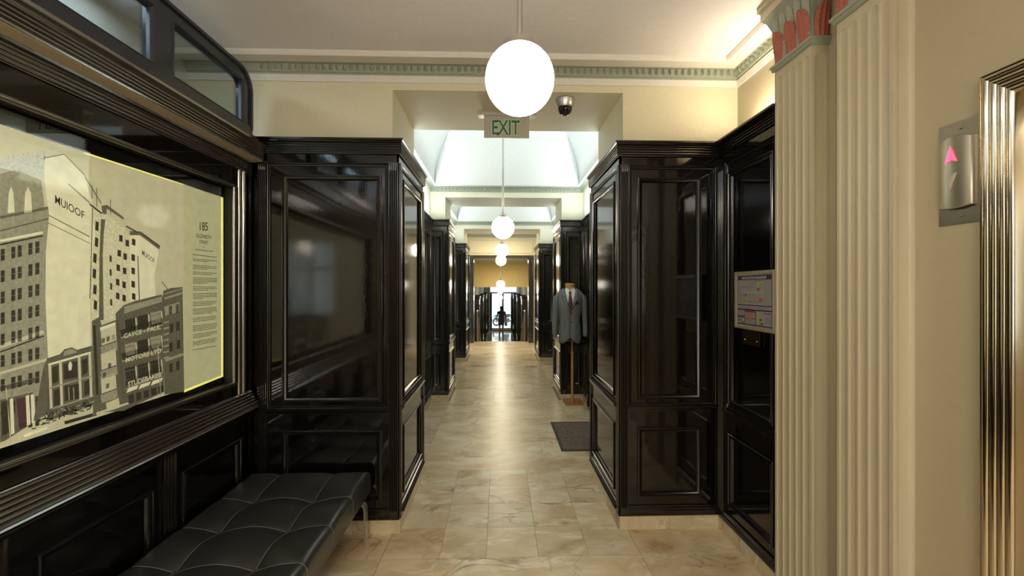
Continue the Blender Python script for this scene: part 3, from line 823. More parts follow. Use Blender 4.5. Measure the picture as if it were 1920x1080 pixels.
# the old photograph behind glass, printed flat
XP = -1.600
s_, c_ = math.sin(PSI), math.cos(PSI)
def on_plane(px, py, X):
    """point of the plane x = X measured at a pixel of the photograph."""
    u, v = (px - 960) / 800, (540 - py) / 800
    dx, dy = s_ + c_ * u, c_ - s_ * u
    t = X / dx
    return (X, dy * t, EYE + v * t)
pr = thing('framed_photograph', (XP, 1.4, 1.0), 'sepia city street photograph with a text column, behind glass in the wall case', 'photograph')
layer = [0]
class Print:
    def __init__(self, X, root, pre, dirn=1, step=0.00025):
        self.X, self.root, self.pre, self.k, self.dir, self.step = X, root, pre, 0, dirn, step
        self.buf = {}
    def pt(self, px, py, k):
        p = on_plane(px, py, self.X); return (self.X + self.dir * self.step * k, p[1], p[2])
    def poly(self, pts, mat):
        self.k += 0
        mb = self.buf.setdefault((mat, self.k), MB())
        mb.add([self.pt(x, y, self.k) for x, y in pts], [tuple(range(len(pts)))])
    def next(self): self.k += 1
    def line(self, a, b, wd, mat):
        dx, dy = b[0] - a[0], b[1] - a[1]; l = math.hypot(dx, dy); nx, ny = -dy / l * wd / 2, dx / l * wd / 2
        self.poly([(a[0] + nx, a[1] + ny), (b[0] + nx, b[1] + ny), (b[0] - nx, b[1] - ny), (a[0] - nx, a[1] - ny)], mat)
    def text(self, s, a, b, h0, h1, mat, name='lettering', bold=0.0):
        """text whose baseline runs from a to b, letter height going from h0 to h1 pixels."""
        uv, fs = text_mesh(s, bold)
        mb = MB()
        mb.add([self.pt(a[0] + (b[0] - a[0]) * u, a[1] + (b[1] - a[1]) * u - (h0 + (h1 - h0) * u) * v, self.k) for u, v in uv], fs)
        mb.build(name, self.pre + mat, self.root, recalc=False)
    def flush(self, name):
        groups = {}
        for (mat, k), mb in self.buf.items():
            g = groups.setdefault(mat, MB())
            g.add(mb.v, mb.f)
        for mat, g in groups.items(): g.build(name, self.pre + mat, self.root, recalc=False)
        self.buf = {}
MB().box(XP - 0.003, XP, 0.275, 2.53, 1.0, 2.135).build('mount', 'lacquer_flat', pr)
MB().add([(XP + 0.0006, y, z) for y, z in ((0.36, 1.035), (2.521, 1.035), (2.521, 2.075), (0.36, 2.075))], [(0, 1, 2, 3)]).build('print', 'print_sky', pr)
MB().box(XP + 0.016, XP + 0.019, 0.272, 2.533, 0.998, 2.138).build('glass_pane', 'glass', pr)
A_ = Print(XP + 0.0009, pr, 'print_')
# text column and glowing edges
A_.poly([(344, 345), (418.5, 371), (418.5, 706), (345, 736)], 'panel')
A_.next()
A_.poly([(414.5, 369.5), (418.5, 371), (418.5, 706), (414.5, 707.5)], 'glow')
A_.poly([(345, 731), (414.5, 704), (414.5, 707.6), (345, 736)], 'glow')
A_.poly([(158, 285), (344, 345), (344, 347), (158, 288)], 'glow')
# the tall building on the left
A_.poly([(0, 326), (30, 318), (77, 338), (84, 392), (0, 408)], 'stone')
A_.poly([(0, 405), (90, 387), (92, 404), (86, 470), (85, 560), (90, 672), (80, 690), (62, 790), (0, 834)], 'stone')
A_.poly([(84, 296), (120, 288), (158, 330), (172, 376), (178, 440), (168, 520), (170, 652), (90, 674), (85, 560), (86, 470), (92, 404), (83, 340)], 'pale')
A_.poly([(0, 300), (84, 288), (84, 330), (0, 320)], 'haze')
A_.next()
A_.line((0, 408), (90, 390), 5, 'mid'); A_.line((0, 433), (90, 410), 2.5, 'mid'); A_.line((0, 452), (80, 436), 5, 'pale'); A_.line((0, 459), (80, 442), 3, 'dark')
A_.line((0, 650), (82, 622), 7, 'sky'); A_.line((0, 660), (82, 630), 2.5, 'dark'); A_.line((0, 700), (88, 674), 5, 'sky'); A_.line((0, 730), (66, 712), 9, 'mid')
A_.line((83, 300), (83, 292), 2, 'mid')
for k in range(9): A_.line((6 + 9.3 * k, 301 - 1.5 * k), (6 + 9.3 * k, 294 - 1.6 * k), 4, 'haze')
A_.line((92, 404), (168, 444), 1.6, 'mid'); A_.line((90, 418), (168, 456), 1.2, 'mid')
for (x0, x1) in ((14, 27), (45, 60)):
    A_.poly([(x0, 400), (x0 + 2, 362), ((x0 + x1) / 2, 350), (x1 - 2, 362), (x1, 398)], 'pale')
for row in range(9):
    y = 468 + row * 40 - (0 if row < 3 else 1)
    if 6 <= row: y = 468 + 40 * row + 4
    for x in (1, 21, 33, 53, 66):
        yy = y - x * 0.22; 
        if row == 7: yy += 6
        if row >= 8 and x < 40: continue
        A_.poly([(x, yy), (x + 7.5, yy - 1.6), (x + 7.5, yy + 20), (x, yy + 22)], 'dark')
        A_.line((x, yy + 11), (x + 7.5, yy + 9.5), 1, 'stone')
A_.text('MUIOOF', (103, 381), (158, 411), 16, 14, 'dark', bold=0.008)
A_.poly([(0, 750), (62, 735), (66, 790), (0, 832)], 'mid')
A_.next()
for x in (18, 48, 57): A_.poly([(x, 752 - 0.2 * x), (x + 6, 750 - 0.2 * x), (x + 9, 822 - 0.55 * x), (x + 2, 825 - 0.55 * x)], 'pale')
A_.poly([(30, 748), (46, 744), (50, 800), (36, 806)], 'red'); A_.poly([(2, 754), (14, 750), (16, 812), (4, 818)], 'dark')
A_.line((11, 728), (19, 822), 1.6, 'sky')
for k in range(26): A_.poly([(128 + 1.6 * k, 343 + 1.42 * k), (129 + 1.6 * k, 344 + 1.42 * k), (129 + 1.6 * k, 348 + 1.42 * k), (128 + 1.6 * k, 347 + 1.42 * k)], 'mid')
A_.line((120, 289), (158, 328), 1.6, 'mid'); A_.line((158, 330), (190, 382), 1.6, 'mid'); A_.line((84, 296), (120, 289), 2, 'mid')
for x, y0_, y1_ in ((172, 347, 372), (181, 353, 388), (207, 374, 402)): A_.line((x, y0_), (x, y1_), 1.0, 'dark')
# the middle tower and the farther tower
A_.poly([(170, 384), (192, 395), (233, 428), (243, 440), (244, 560), (222, 572), (222, 600), (172, 600), (168, 520), (178, 440)], 'wall')
A_.poly([(243, 440), (262, 440), (258, 480), (262, 560), (244, 566)], 'pale'); A_.poly([(262, 440), (298, 466), (289, 520), (292, 558), (262, 562), (258, 480)], 'pale')
A_.next()
A_.poly([(243, 433), (263, 434), (300, 461), (298, 468), (262, 441), (243, 441)], 'mid'); A_.line((258, 480), (261, 562), 1.6, 'dark'); A_.line((264, 436), (299, 462), 2, 'dark')
A_.poly([(189, 410), (197, 412), (194, 440), (192, 480), (194, 600), (185, 600), (186, 480)], 'mid')
for x, y in ((179, 414), (178, 444), (175, 474), (174, 503), (175, 533), (176, 562)): A_.poly([(x, y), (x + 6, y + 3), (x + 5, y + 20), (x - 1, y + 17)], 'dark')
for x, y in ((223, 440), (235, 449), (220, 468), (231, 474), (218, 495), (230, 501), (217, 522), (229, 527), (217, 548), (229, 552), (247, 447), (246, 476), (246, 501), (246, 526), (247, 549), (205, 478), (205, 504), (206, 530), (206, 560)):
    ww = 4 if x == 205 or x == 206 else 6.5
    A_.poly([(x, y), (x + ww, y + 2), (x + ww, y + 14), (x, y + 12)], 'dark')
A_.poly([(190, 386), (200, 384), (232, 408), (231, 412), (200, 391), (199, 402), (191, 400)], 'mid'); A_.line((236, 424), (258, 436), 2.5, 'dark'); A_.line((168, 383), (190, 400), 3, 'dark')
A_.line((173, 390), (171, 470), 1.4, 'dark'); A_.line((171, 470), (168, 560), 1.4, 'dark')
A_.text('MUIOOF', (266, 478), (289, 494), 10, 8.5, 'dark', bold=0.005)
# the low buildings along the street
A_.poly([(88, 672), (112, 664), (120, 655), (134, 651), (144, 656), (172, 648), (174, 760), (90, 790)], 'mid')
A_.poly([(62, 790), (80, 690), (88, 672), (92, 775)], 'mid')
A_.poly([(172, 602), (186, 594), (190, 610), (222, 598), (234, 770), (174, 775)], 'mid')
A_.poly([(216, 588), (232, 572), (254, 564), (302, 552), (306, 558), (307, 735), (232, 770)], 'mid')
A_.poly([(304, 558), (306, 545), (320, 540), (342, 538), (345, 734), (308, 740)], 'mid')
A_.next()
A_.line((90, 684), (170, 661), 4, 'pale'); A_.poly([(118, 668), (121, 658), (132, 654), (142, 657), (143, 661)], 'stone')
for x in (90, 110, 145, 165): A_.poly([(x, 683 - (x - 90) * 0.28), (x + 5, 682 - (x - 90) * 0.28), (x + 8, 765 - (x - 90) * 0.3), (x + 3, 767 - (x - 90) * 0.3)], 'sky')
for (x0, x1, y0_, y1_) in ((97, 108, 690, 720), (118, 144, 682, 712), (153, 163, 676, 704), (100, 111, 732, 762), (120, 148, 724, 752), (157, 167, 716, 742)):
    A_.poly([(x0, y0_), (x1, y0_ - 5), (x1 + 1, y1_ - 5), (x0 + 1, y1_)], 'dark')
A_.line((92, 728), (172, 705), 3, 'stone'); A_.line((98, 766), (175, 742), 3, 'stone')
A_.next()
A_.poly([(127, 684), (131, 677), (135, 684), (133, 694), (128, 695)], 'pale')
for x in (128, 137): A_.line((x, 726), (x + 1, 750), 2, 'stone')
for y in (618, 664, 708):
    A_.poly([(188, y), (216, y - 10), (218, y + 20), (190, y + 30)], 'sky'); A_.poly([(188, y + 33), (219, y + 22), (220, y + 38), (190, y + 48)], 'stone')
A_.poly([(187, 614), (216, 604), (216, 609), (187, 620)], 'pale'); A_.poly([(198, 756), (222, 746), (224, 764), (200, 772)], 'sky')
for (x, y) in ((190, 635), (199, 632), (209, 629), (202, 682), (192, 700), (198, 720)): A_.poly([(x, y), (x + 6, y - 2), (x + 6, y + 7), (x, y + 9)], 'dark')
A_.line((176, 610), (182, 740), 5, 'dark')
# the building with the painted signs
A_.poly([(232, 575), (303, 556), (303, 566), (232, 588)], 'stone')
for i in range(3):
    x = 233 + 24 * i
    for y in (600, 646, 691):
        yy = y - 6.5 * i
        A_.poly([(x, yy), (x + 19, yy - 5), (x + 20, yy + 17), (x + 3, yy + 22)], 'dark' if (y == 691 or i == 1 or (y == 600 and i == 0)) else 'stone')
        A_.line((x + 21, yy - 4), (x + 23, yy + 20), 2.4, 'sky')
        A_.line((x + 1, yy + 6), (x + 19, yy + 1), 1, 'stone' if y == 691 else 'dark')
for (a, b) in (((226, 628), (305, 604)), ((228, 672), (305, 650)), ((236, 724), (304, 694))):
    A_.line((a[0], a[1] - 3), (b[0], b[1] - 3), 12, 'dark'); A_.line((a[0], a[1] + 6), (b[0], b[1] + 5), 2.4, 'stone')
A_.poly([(308, 575), (336, 566), (336, 585), (309, 592)], 'stone')
for (x, y) in ((316, 574), (329, 571), (318, 608), (330, 604), (317, 643), (331, 638), (317, 682), (330, 678)):
    A_.poly([(x, y), (x + 6, y - 1.5), (x + 6, y + 15), (x, y + 17)], 'dark')
for k in range(7): A_.line((306, 606 + 11 * k), (316, 603 + 11 * k), 3, 'stone')
A_.line((308, 560), (342, 549), 4, 'stone'); A_.line((309, 676), (343, 664), 5, 'stone'); A_.line((306, 552), (342, 541), 2, 'stone')
A_.next()
A_.text('CAYCE - PAUL', (231, 635), (301, 617), 9, 9, 'sky', bold=0.03)
A_.text('MOTORS LTD', (235, 680), (302, 661), 9, 9, 'sky', bold=0.03)
A_.text('STUDEBAKER', (239, 726), (303, 706), 10, 9, 'sky', bold=0.03)
for i in range(3): A_.poly([(236 + 23 * i, 737 - 7 * i), (256 + 23 * i, 729 - 7 * i), (259 + 23 * i, 722 - 7 * i), (240 + 23 * i, 728 - 7 * i)], 'pale')
for i in range(5): A_.poly([(240 + 14 * i, 741 - 4 * i), (250 + 14 * i, 738 - 4 * i), (251 + 14 * i, 754 - 5 * i), (241 + 14 * i, 758 - 5 * i)], 'dark')
A_.line((295, 648), (301, 740), 2.4, 'stone')
A_.line((303, 528), (314, 543), 1.2, 'dark')
# trees and cars in the foreground
for k in range(64):
    a = rnd.uniform(0, 2 * PI); cx = rnd.choice([72, 92, 104, 120, 136, 150, 162]) + rnd.uniform(-7, 7); cy = 798 - (cx - 72) * 0.36 + rnd.uniform(-11, 4)
    L_ = rnd.uniform(6, 15); A_.line((cx, cy), (cx + L_ * math.cos(a), cy - abs(L_ * math.sin(a)) * 0.9 + 2), 2.0, rnd.choice(['dark', 'dark', 'ink', 'stone']))
A_.line((0, 832), (60, 812), 5, 'sky'); A_.line((44, 818), (88, 802), 5, 'pale'); A_.line((172, 778), (240, 756), 4, 'sky'); A_.line((120, 793), (180, 776), 6, 'dark')
# the text column
A_.next()
A_.text('185', (374, 432), (389, 433), 16, 16, 'ink', bold=0.01)
A_.text('ELIZABETH', (368, 445.0), (395.5, 448.6), 7.0, 6.6, 'ink', bold=0.004)
A_.text('STREET', (373, 456.2), (390, 458.6), 6.4, 6.2, 'ink', bold=0.004)
A_.text('&', (380.6, 464.4), (382.6, 464.6), 3.6, 3.6, 'ink')
A_.text('160 CASTLEREAGH STREET', (366, 469.4), (400, 473.0), 2.9, 2.8, 'ink', bold=0.01)
A_.line((360, 477.2), (406, 482.2), 0.9, 'ink')
para = [(485, 2), (497, 3), (510, 2), (521, 4), (538, 3), (551, 4), (567, 3), (580, 4), (597, 3), (612, 4), (628, 3), (642, 3)]
for y, nl in para:
    for k in range(nl):
        a = y + 3.1 * k; sl_ = (540 - a) * 0.085
        end = 406 if k < nl - 1 else 360 + rnd.choice([20, 30, 36, 44])
        x = 361.0
        while x < end - 1:
            wl = rnd.uniform(1.6, 5.0); x2 = min(end, x + wl)
            f0, f1 = (x - 360) / 46, (x2 - 360) / 46
            A_.line((x, a + sl_ * f0), (x2, a + sl_ * f1), 1.05, 'dark'); x = x2 + 0.7
A_.line((360, 656.5), (405, 648.5), 0.9, 'ink')
A_.flush('image_tone')

side_panelling((XD, -3.15), (XD, Y0 - 0.01), [(0.12, 0.95), (1.05, 1.8), (1.9, 2.7)], 'unseen black panelling added behind the viewer on the left, for dark reflections', 'lacquer')  # added out of view so the lift frame reflects something dark
# transom light above the case
r = thing('transom_window', (-1.52, 1.2, 2.44), 'dark blue-black framed transom window along the top of the left screen', 'window')
XT0, XT1 = -1.545, -1.495
MB().box(XT0 - 0.02, XT1 + 0.03, Y0, 2.62, 2.440, 2.462).box(XT0, XT1 + 0.008, Y0, 2.62, 2.462, 2.515).build('sill', 'blue_lacquer', r)
tr = MB().box(XT0, XT1, Y0, 2.50, 2.775, 2.825).box(XT0 - 0.012, XT1 + 0.012, Y0, 2.50, 2.825, 2.842)
tr.build('top_rail', 'blue_lacquer', r)
arc = MB()
arc.rings([[(x, 2.50 + rr * math.sin(a), 2.722 + rr * math.cos(a)) for x, rr in ((XT0 - 0.012, 0.12), (XT1 + 0.012, 0.12), (XT1 + 0.012, 0.103), (XT1, 0.103), (XT1, 0.05), (XT0, 0.05), (XT0, 0.103), (XT0 - 0.012, 0.103))] for a in [PI / 2 * k / 8 for k in range(9)]])
arc.box(XT0, XT1, 2.55, 2.60, 2.50, 2.722)
arc.box(XT0 - 0.012, XT1 + 0.012, 2.603, 2.62, 2.50, 2.722).build('end_post', 'blue_lacquer', r, smooth=30)
for y in (-0.10, 0.60, 1.24, 1.895):
    MB().box(XT0, XT1, y, y + 0.105, 2.515, 2.775).build('mullion', 'blue_lacquer', r)
PT, _ = face_map((XT1, Y0), (XT1, 2.6), 1)
for a, b in ((0.005, 0.60), (0.705, 1.24), (1.345, 1.895), (2.0, 2.545)):
    MB().ring_frame(PT, U(a), U(b), 2.515, 2.775, [(0, 0.0), (0.004, 0.006), (0.010, 0.002), (0.016, -0.006), (0.018, -0.02)]).build('glazing_bead', 'blue_lacquer', r)
    MB().box(-1.523, -1.519, a, b, 2.515, 2.775).build('pane', 'transom_glass', r)

# ================================================================== RIGHT: PILASTERS, LIFT
def fluted_shaft(P, wd, z0, z1, n, D=0.0055):
    mb = MB(); m = 0.012; fw = (wd - 2 * m) / n; hw0 = fw * 0.42
    us = [0]
    for i in range(n):
        c0 = m + fw * (i + 0.5)
        us += [c0 + hw0 * q for q in (-1.0, -0.92, -0.7, -0.35, 0, 0.35, 0.7, 0.92, 1.0)]
    us += [wd]
    zc = z1 - 0.035 - hw0
    zs = [z0, z0 + 0.001] + [zc + hw0 * q for q in (0, 0.25, 0.5, 0.7, 0.85, 0.95, 1.0)] + [z1]
    rowsv = []
    for z in zs:
        row = []
        for u in us:
            q = ((u - m) / fw) % 1.0 - 0.5
            lim = hw0 if z <= zc else math.sqrt(max(0, hw0 ** 2 - (z - zc) ** 2))
            x = abs(q * fw)
            d = 0.0
            if m < u < wd - m and x < lim and lim > 1e-4: d = D * math.sqrt(max(0, 1 - (x / lim) ** 2)) * (lim / hw0)
            row.append(P(u, -d, z))
        rowsv.append(row)
    return mb.grid(rowsv)

def leaf_mesh(hgt, wid, lob, mat, name):
    mb = MB(); rs = []; n = 15
    for i in range(n + 1):
        t = 1 - (1 - i / n) ** 1.5; z = hgt * t
        ww = wid * (0.80 + 0.25 * math.sin(PI * t)) * (math.sqrt(max(0, 1 - ((t - 0.72) / 0.28) ** 2)) if t > 0.72 else 1)
        ww = max(ww, 0.004)
        if lob: ww *= (1.10 if i % 2 else 0.93)
        out = 0.010 + 0.020 * t * t
        rs.append([(ww / 2 * q, -(out + (0.010 if lob else 0.007) * (1 - q * q) + (0.004 if (k % 2 and lob) else 0)), z) for k, q in enumerate((-1, -0.62, -0.25, 0.0, 0.25, 0.62, 1))])
    mb.grid(rs)
    mb.add([rs[-1][0], rs[-1][3], rs[-1][6], (0, 0, hgt)], [(0, 1, 2, 3)])
    o = mb.build(name, mat, None, smooth=30, recalc=False)
    md = bpy.data.meshes[o.data.name]; bpy.data.objects.remove(o); return md
LEAF = leaf_mesh(0.150, 0.066, True, 'terracotta', 'leaf')
REED = leaf_mesh(0.235, 0.047, False, 'sage', 'tall_leaf')
ZCAP = 2.641
def pilaster(yf, yn, label, xf=1.40, xb=XE):
    r = thing('fluted_pilaster', (xb, (yf + yn) / 2, 0), label, 'pilaster', 'fluted pilasters by the lift')
    P, wd = face_map((xf, yf), (xf, yn), 1)
    fluted_shaft(P, wd, 0.0, ZCAP, 5).build('shaft_face', 'flute_paint', r, smooth=40)
    P2, w2 = face_map((xf, yn), (xb, yn), 1)
    fluted_shaft(P2, w2, 0.0, ZCAP, 1, 0.004).build('shaft_side', 'flute_paint', r, smooth=40)
    P3, w3 = face_map((xb, yf), (xf, yf), 1)
    MB().hexa(P3, 0, w3, -0.002, 0, 0, ZCAP).build('shaft_side', 'flute_paint', r)
    pth = [(xb, yf), (xf, yf), (xf, yn), (xb, yn)]
    MB().sweep(pth, [(-0.01, ZCAP), (0.004, ZCAP), (0.010, ZCAP + 0.006), (0.012, ZCAP + 0.016), (0.018, ZCAP + 0.019), (0.018, ZCAP + 0.032), (0.010, ZCAP + 0.036), (-0.01, ZCAP + 0.036)], 1).build('astragal', 'sage', r, smooth=30)
    zb = ZCAP + 0.036
    MB().sweep(pth, [(-0.02, zb), (0.000, zb), (0.002, zb + 0.12), (0.010, zb + 0.18), (0.026, zb + 0.225), (0.045, zb + 0.25), (-0.02, zb + 0.25)], 1).build('bell', 'sage', r, smooth=30)
    MB().sweep(pth, [(-0.02, zb + 0.25), (0.046, zb + 0.25), (0.046, zb + 0.285), (0.058, zb + 0.30), (0.058, zb + 0.328), (-0.02, zb + 0.328)], 1).build('abacus', 'flute_paint', r, smooth=30)
    for k in range(3): shared('leaf', LEAF, r, (xf + 0.006, yf - wd * (k + 0.5) / 3, zb - 0.004), (0, 0, R(-90)), (1.12, 1, 1))
    for k in range(5): shared('tall_leaf', REED, r, (xf + 0.006, yf - wd * (k + 0.5) / 5, zb), (0, 0, R(-90)), (1.0, 0.9, 1))
    shared('leaf', LEAF, r, (xf + 0.042, yn + 0.006, zb - 0.004), (0, 0, 0))
    shared('tall_leaf', REED, r, (xf + 0.042, yn + 0.006, zb), (0, 0, 0), (1, 0.9, 1))
    shared('leaf', LEAF, r, (xf + 0.042, yf - 0.006, zb - 0.004), (0, 0, PI))
    return r
pilaster(2.127, 1.871, 'cream fluted pilaster with red leaf capital, next to the black panelling')
pilaster(1.732, 1.475, 'cream fluted pilaster nearer the lift, beside the call plate')

r = thing('lift_door', (XE, 0.69, 0), 'steel lift doors in a polished ribbed steel frame at the right edge', 'lift door')
PL, _ = face_map((XE, 1.252), (XE, 0.09), 1)
rib = [(0, -0.005), (0, 0.022), (0.004, 0.026)]
for i in range(4): rib += [(0.005 + 0.0185 * i + 0.0185 * (0.5 - 0.5 * math.cos(PI * k / 6)), 0.020 - 0.003 * i + 0.008 * math.sin(PI * k / 6)) for k in range(7)]
rib += [(0.082, 0.006), (0.082, -0.10)]
WL = 1.252 - 0.09
ringsL = []
for (u, z, su, sz) in ((0, 0, 1, 0), (0, 2.19, 1, -1), (WL, 2.19, -1, -1), (WL, 0, -1, 0)):
    ringsL.append([PL(u + su * i_, n_, z + sz * i_) for i_, n_ in rib])
for a, b, nm in ((0, 2, 'jamb'), (1, 3, 'header'), (2, 4, 'jamb')):
    MB().rings(ringsL[a:b], False, False).build(nm, 'polished_steel', r, smooth=35)
MB().box(XE + 0.07, XE + 0.09, 0.655, 1.172, 0.005, 2.109).build('door_leaf', 'brushed_steel', r)
MB().box(XE + 0.07, XE + 0.09, 0.17, 0.645, 0.005, 2.109).build('door_leaf', 'brushed_steel', r)

r = thing('call_plate', (XE, 1.32, 1.92), 'steel lift call plate with lit red up arrow and pale down arrow', 'lift button')
PB, _ = face_map((XE, 1.389), (XE, 1.2505), 1)
MB().hexa(PB, 0, 0.1385, 0, 0.004, 1.756, 2.086).build('plate', 'brushed_steel', r)
body = []
for nn, ins in ((0.004, 0.0), (0.012, 0.0), (0.015, 0.003)):
    ring = []
    for k in range(9):  # arched top
        q = -1 + 2 * k / 8; ring.append(PB(0.009 + ins + (0.100 - 2 * ins) * k / 8, nn + 0.006 * (1 - q * q), 2.028 - ins + 0.014 * (1 - q * q)))
    for k in range(8, -1, -1):
        q = -1 + 2 * k / 8; ring.append(PB(0.009 + ins + (0.100 - 2 * ins) * k / 8, nn + 0.006 * (1 - q * q), 1.812 + ins - 0.006 * (1 - q * q)))
    body.append(ring)
mb = MB().rings(body, True, False)
top = body[-1]; mb.add(top, [(k, k + 1, 16 - k, 17 - k) for k in range(8)])
mb.build('button_housing', 'brushed_steel', r, smooth=35)
def arrow(z0, z1, zn, mat, nm):
    pts = [(0.034, z0), (0.052, z1), (0.072, z0), (0.054, zn)]
    f = lambda u, d: PB(u, 0.0155 + 0.006 * (1 - ((u - 0.059) / 0.05) ** 2) + d, 0)
    vs = [(f(u, 0.0022)[0], f(u, 0)[1], z) for u, z in pts] + [(f(u, -0.002)[0], f(u, 0)[1], z) for u, z in pts]
    MB().add(vs, [(0, 1, 3), (1, 2, 3), (0, 4, 5, 1), (1, 5, 6, 2), (2, 6, 7, 3), (3, 7, 4, 0)]).build(nm, mat, r)
arrow(1.955, 2.008, 1.963, 'arrow_red', 'up_arrow')
arrow(1.920, 1.868, 1.912, 'arrow_pale', 'down_arrow')
for z in (2.062, 1.782): MB().lathe((XE - 0.004, 1.32, z), [(0.004, 0.001), (0.004, -0.001), (0.0025, -0.003), (0.0005, -0.0033)], 10, 'x').build('screw', 'dark_steel', r, smooth=50)

# evacuation diagram on the right panelling
XV = XR - 0.02
r = thing('evacuation_sign', (XR, 2.3, 1.48), 'cream framed evacuation diagram hanging on the black panelling beside the pilaster', 'sign')
PV, _ = face_map((XR - 0.001, 2.505), (XR - 0.001, 2.04), 1)
SW = 0.372
MB().hexa(PV, 0.01, SW - 0.01, 0.004, 0.012, 1.325, 1.635).build('backing', 'paper', r)
MB().ring_frame(PV, 0, SW, 1.314, 1.645, [(0, -0.0), (0, 0.012), (0.004, 0.019), (0.012, 0.021), (0.022, 0.016), (0.026, 0.011)]).build('frame', 'frame_cream', r, smooth=45)
ox, oz, pw, ph = 0.026, 1.340, SW - 0.052, 0.279
class Sheet:
    k = 0
    buf = {}
def sp(x, y, k): return PV(ox + pw * x, 0.0122 + 0.00025 * k, oz + ph * (1 - y))
def srect(x0, y0, x1, y1, mat, k):
    Sheet.buf.setdefault(mat, MB()).add([sp(x0, y0, k), sp(x1, y0, k), sp(x1, y1, k), sp(x0, y1, k)], [(0, 1, 2, 3)])
def sline(x0, y0, x1, y1, mat, k, t=0.004):
    if abs(x1 - x0) > abs(y1 - y0): srect(x0, y0 - t, x1, y0 + t, mat, k)
    else: srect(x0 - t * 0.7, y0, x0 + t * 0.7, y1, mat, k)
def stext(s, x0, y0, x1, y1, mat, k, bold=0):
    uv, fs = text_mesh(s, bold)
    MB().add([sp(x0 + (x1 - x0) * u, y1 + (y0 - y1) * v, k) for u, v in uv], fs).build('lettering', mat, r, recalc=False)
srect(0, 0, 1, 1, 'ink_navy', 1)
srect(0.012, 0.085, 0.988, 0.585, 'paper', 2); srect(0.012, 0.605, 0.988, 0.672, 'paper', 2)
srect(0.012, 0.70, 0.225, 0.835, 'paper', 2); srect(0.012, 0.86, 0.135, 0.975, 'paper', 2); srect(0.145, 0.86, 0.225, 0.975, 'ink_pale_green', 2)
srect(0.24, 0.70, 0.545, 0.975, 'paper', 2); srect(0.56, 0.70, 0.988, 0.975, 'paper', 2)
stext('EVACUATION DIAGRAM', 0.15, 0.018, 0.85, 0.068, 'ink_white', 2, 0.03)
for a in ((0.10, 0.22, 0.52, 0.22), (0.10, 0.52, 0.80, 0.52), (0.10, 0.38, 0.52, 0.38), (0.52, 0.11, 0.84, 0.11), (0.42, 0.16, 0.52, 0.16), (0.10, 0.22, 0.10, 0.52), (0.84, 0.11, 0.84, 0.55), (0.52, 0.11, 0.52, 0.22), (0.42, 0.16, 0.42, 0.22), (0.26, 0.38, 0.26, 0.52), (0.40, 0.38, 0.40, 0.52), (0.54, 0.38, 0.54, 0.52), (0.33, 0.22, 0.33, 0.30), (0.68, 0.38, 0.68, 0.52), (0.68, 0.20, 0.68, 0.30), (0.045, 0.25, 0.045, 0.47)): sline(*a, 'ink_grey', 3, 0.0035)
srect(0.15, 0.30, 0.80, 0.375, 'ink_pale_green', 3)
srect(0.60, 0.12, 0.83, 0.155, 'ink_lime', 3); srect(0.60, 0.155, 0.65, 0.24, 'ink_lime', 3); srect(0.11, 0.50, 0.32, 0.545, 'ink_lime', 3); srect(0.28, 0.42, 0.33, 0.50, 'ink_lime', 3)
srect(0.245, 0.37, 0.29, 0.415, 'ink_red', 4); srect(0.61, 0.25, 0.66, 0.295, 'ink_red', 4); srect(0.66, 0.45, 0.73, 0.50, 'ink_orange', 4)
srect(0.24, 0.70, 0.545, 0.74, 'ink_red', 3); srect(0.24, 0.845, 0.545, 0.875, 'ink_orange', 3); srect(0.012, 0.80, 0.225, 0.825, 'ink_grey', 3); srect(0.15, 0.935, 0.22, 0.96, 'ink_red', 3)
for y in (0.63, 0.65): 
    for k in range(14): srect(0.06 + 0.055 * k, y - 0.004, 0.095 + 0.055 * k, y + 0.003, 'ink_grey', 3)
for y in (0.76, 0.785, 0.81, 0.895, 0.92, 0.945): srect(0.26, y - 0.003, 0.50, y + 0.003, 'ink_grey', 3)
for y in (0.725, 0.76): srect(0.05, y - 0.006, 0.19, y + 0.006, 'ink_grey', 3)
srect(0.02, 0.895, 0.11, 0.93, 'ink_grey', 3); srect(0.60, 0.72, 0.66, 0.95, 'ink_lime', 3); srect(0.67, 0.84, 0.73, 0.89, 'ink_green', 3); srect(0.69, 0.92, 0.78, 0.965, 'ink_green', 3); srect(0.80, 0.73, 0.97, 0.745, 'ink_navy', 3); srect(0.57, 0.71, 0.58, 0.96, 'ink_grey', 3)
for k in range(6): srect(0.82, 0.80 + 0.025 * k, 0.97, 0.806 + 0.025 * k, 'ink_grey', 3)
for m_, b_ in Sheet.buf.items(): b_.build('printing', m_, r, recalc=False)

r = thing('bronze_plate', (XR, 2.36, 1.25), 'small bronze plate with two screws below the evacuation diagram', 'plate')
MB().hexa(PV, 0.07, 0.225, 0.0, 0.005, 1.228, 1.31).build('plate', 'bronze', r)
for u in (0.09, 0.205): MB().lathe(PV(u, 0.005, 1.255), [(0.005, 0.001), (0.005, -0.001), (0.003, -0.003), (0.0005, -0.0035)], 10, 'x').build('screw', 'aluminium', r, smooth=50)

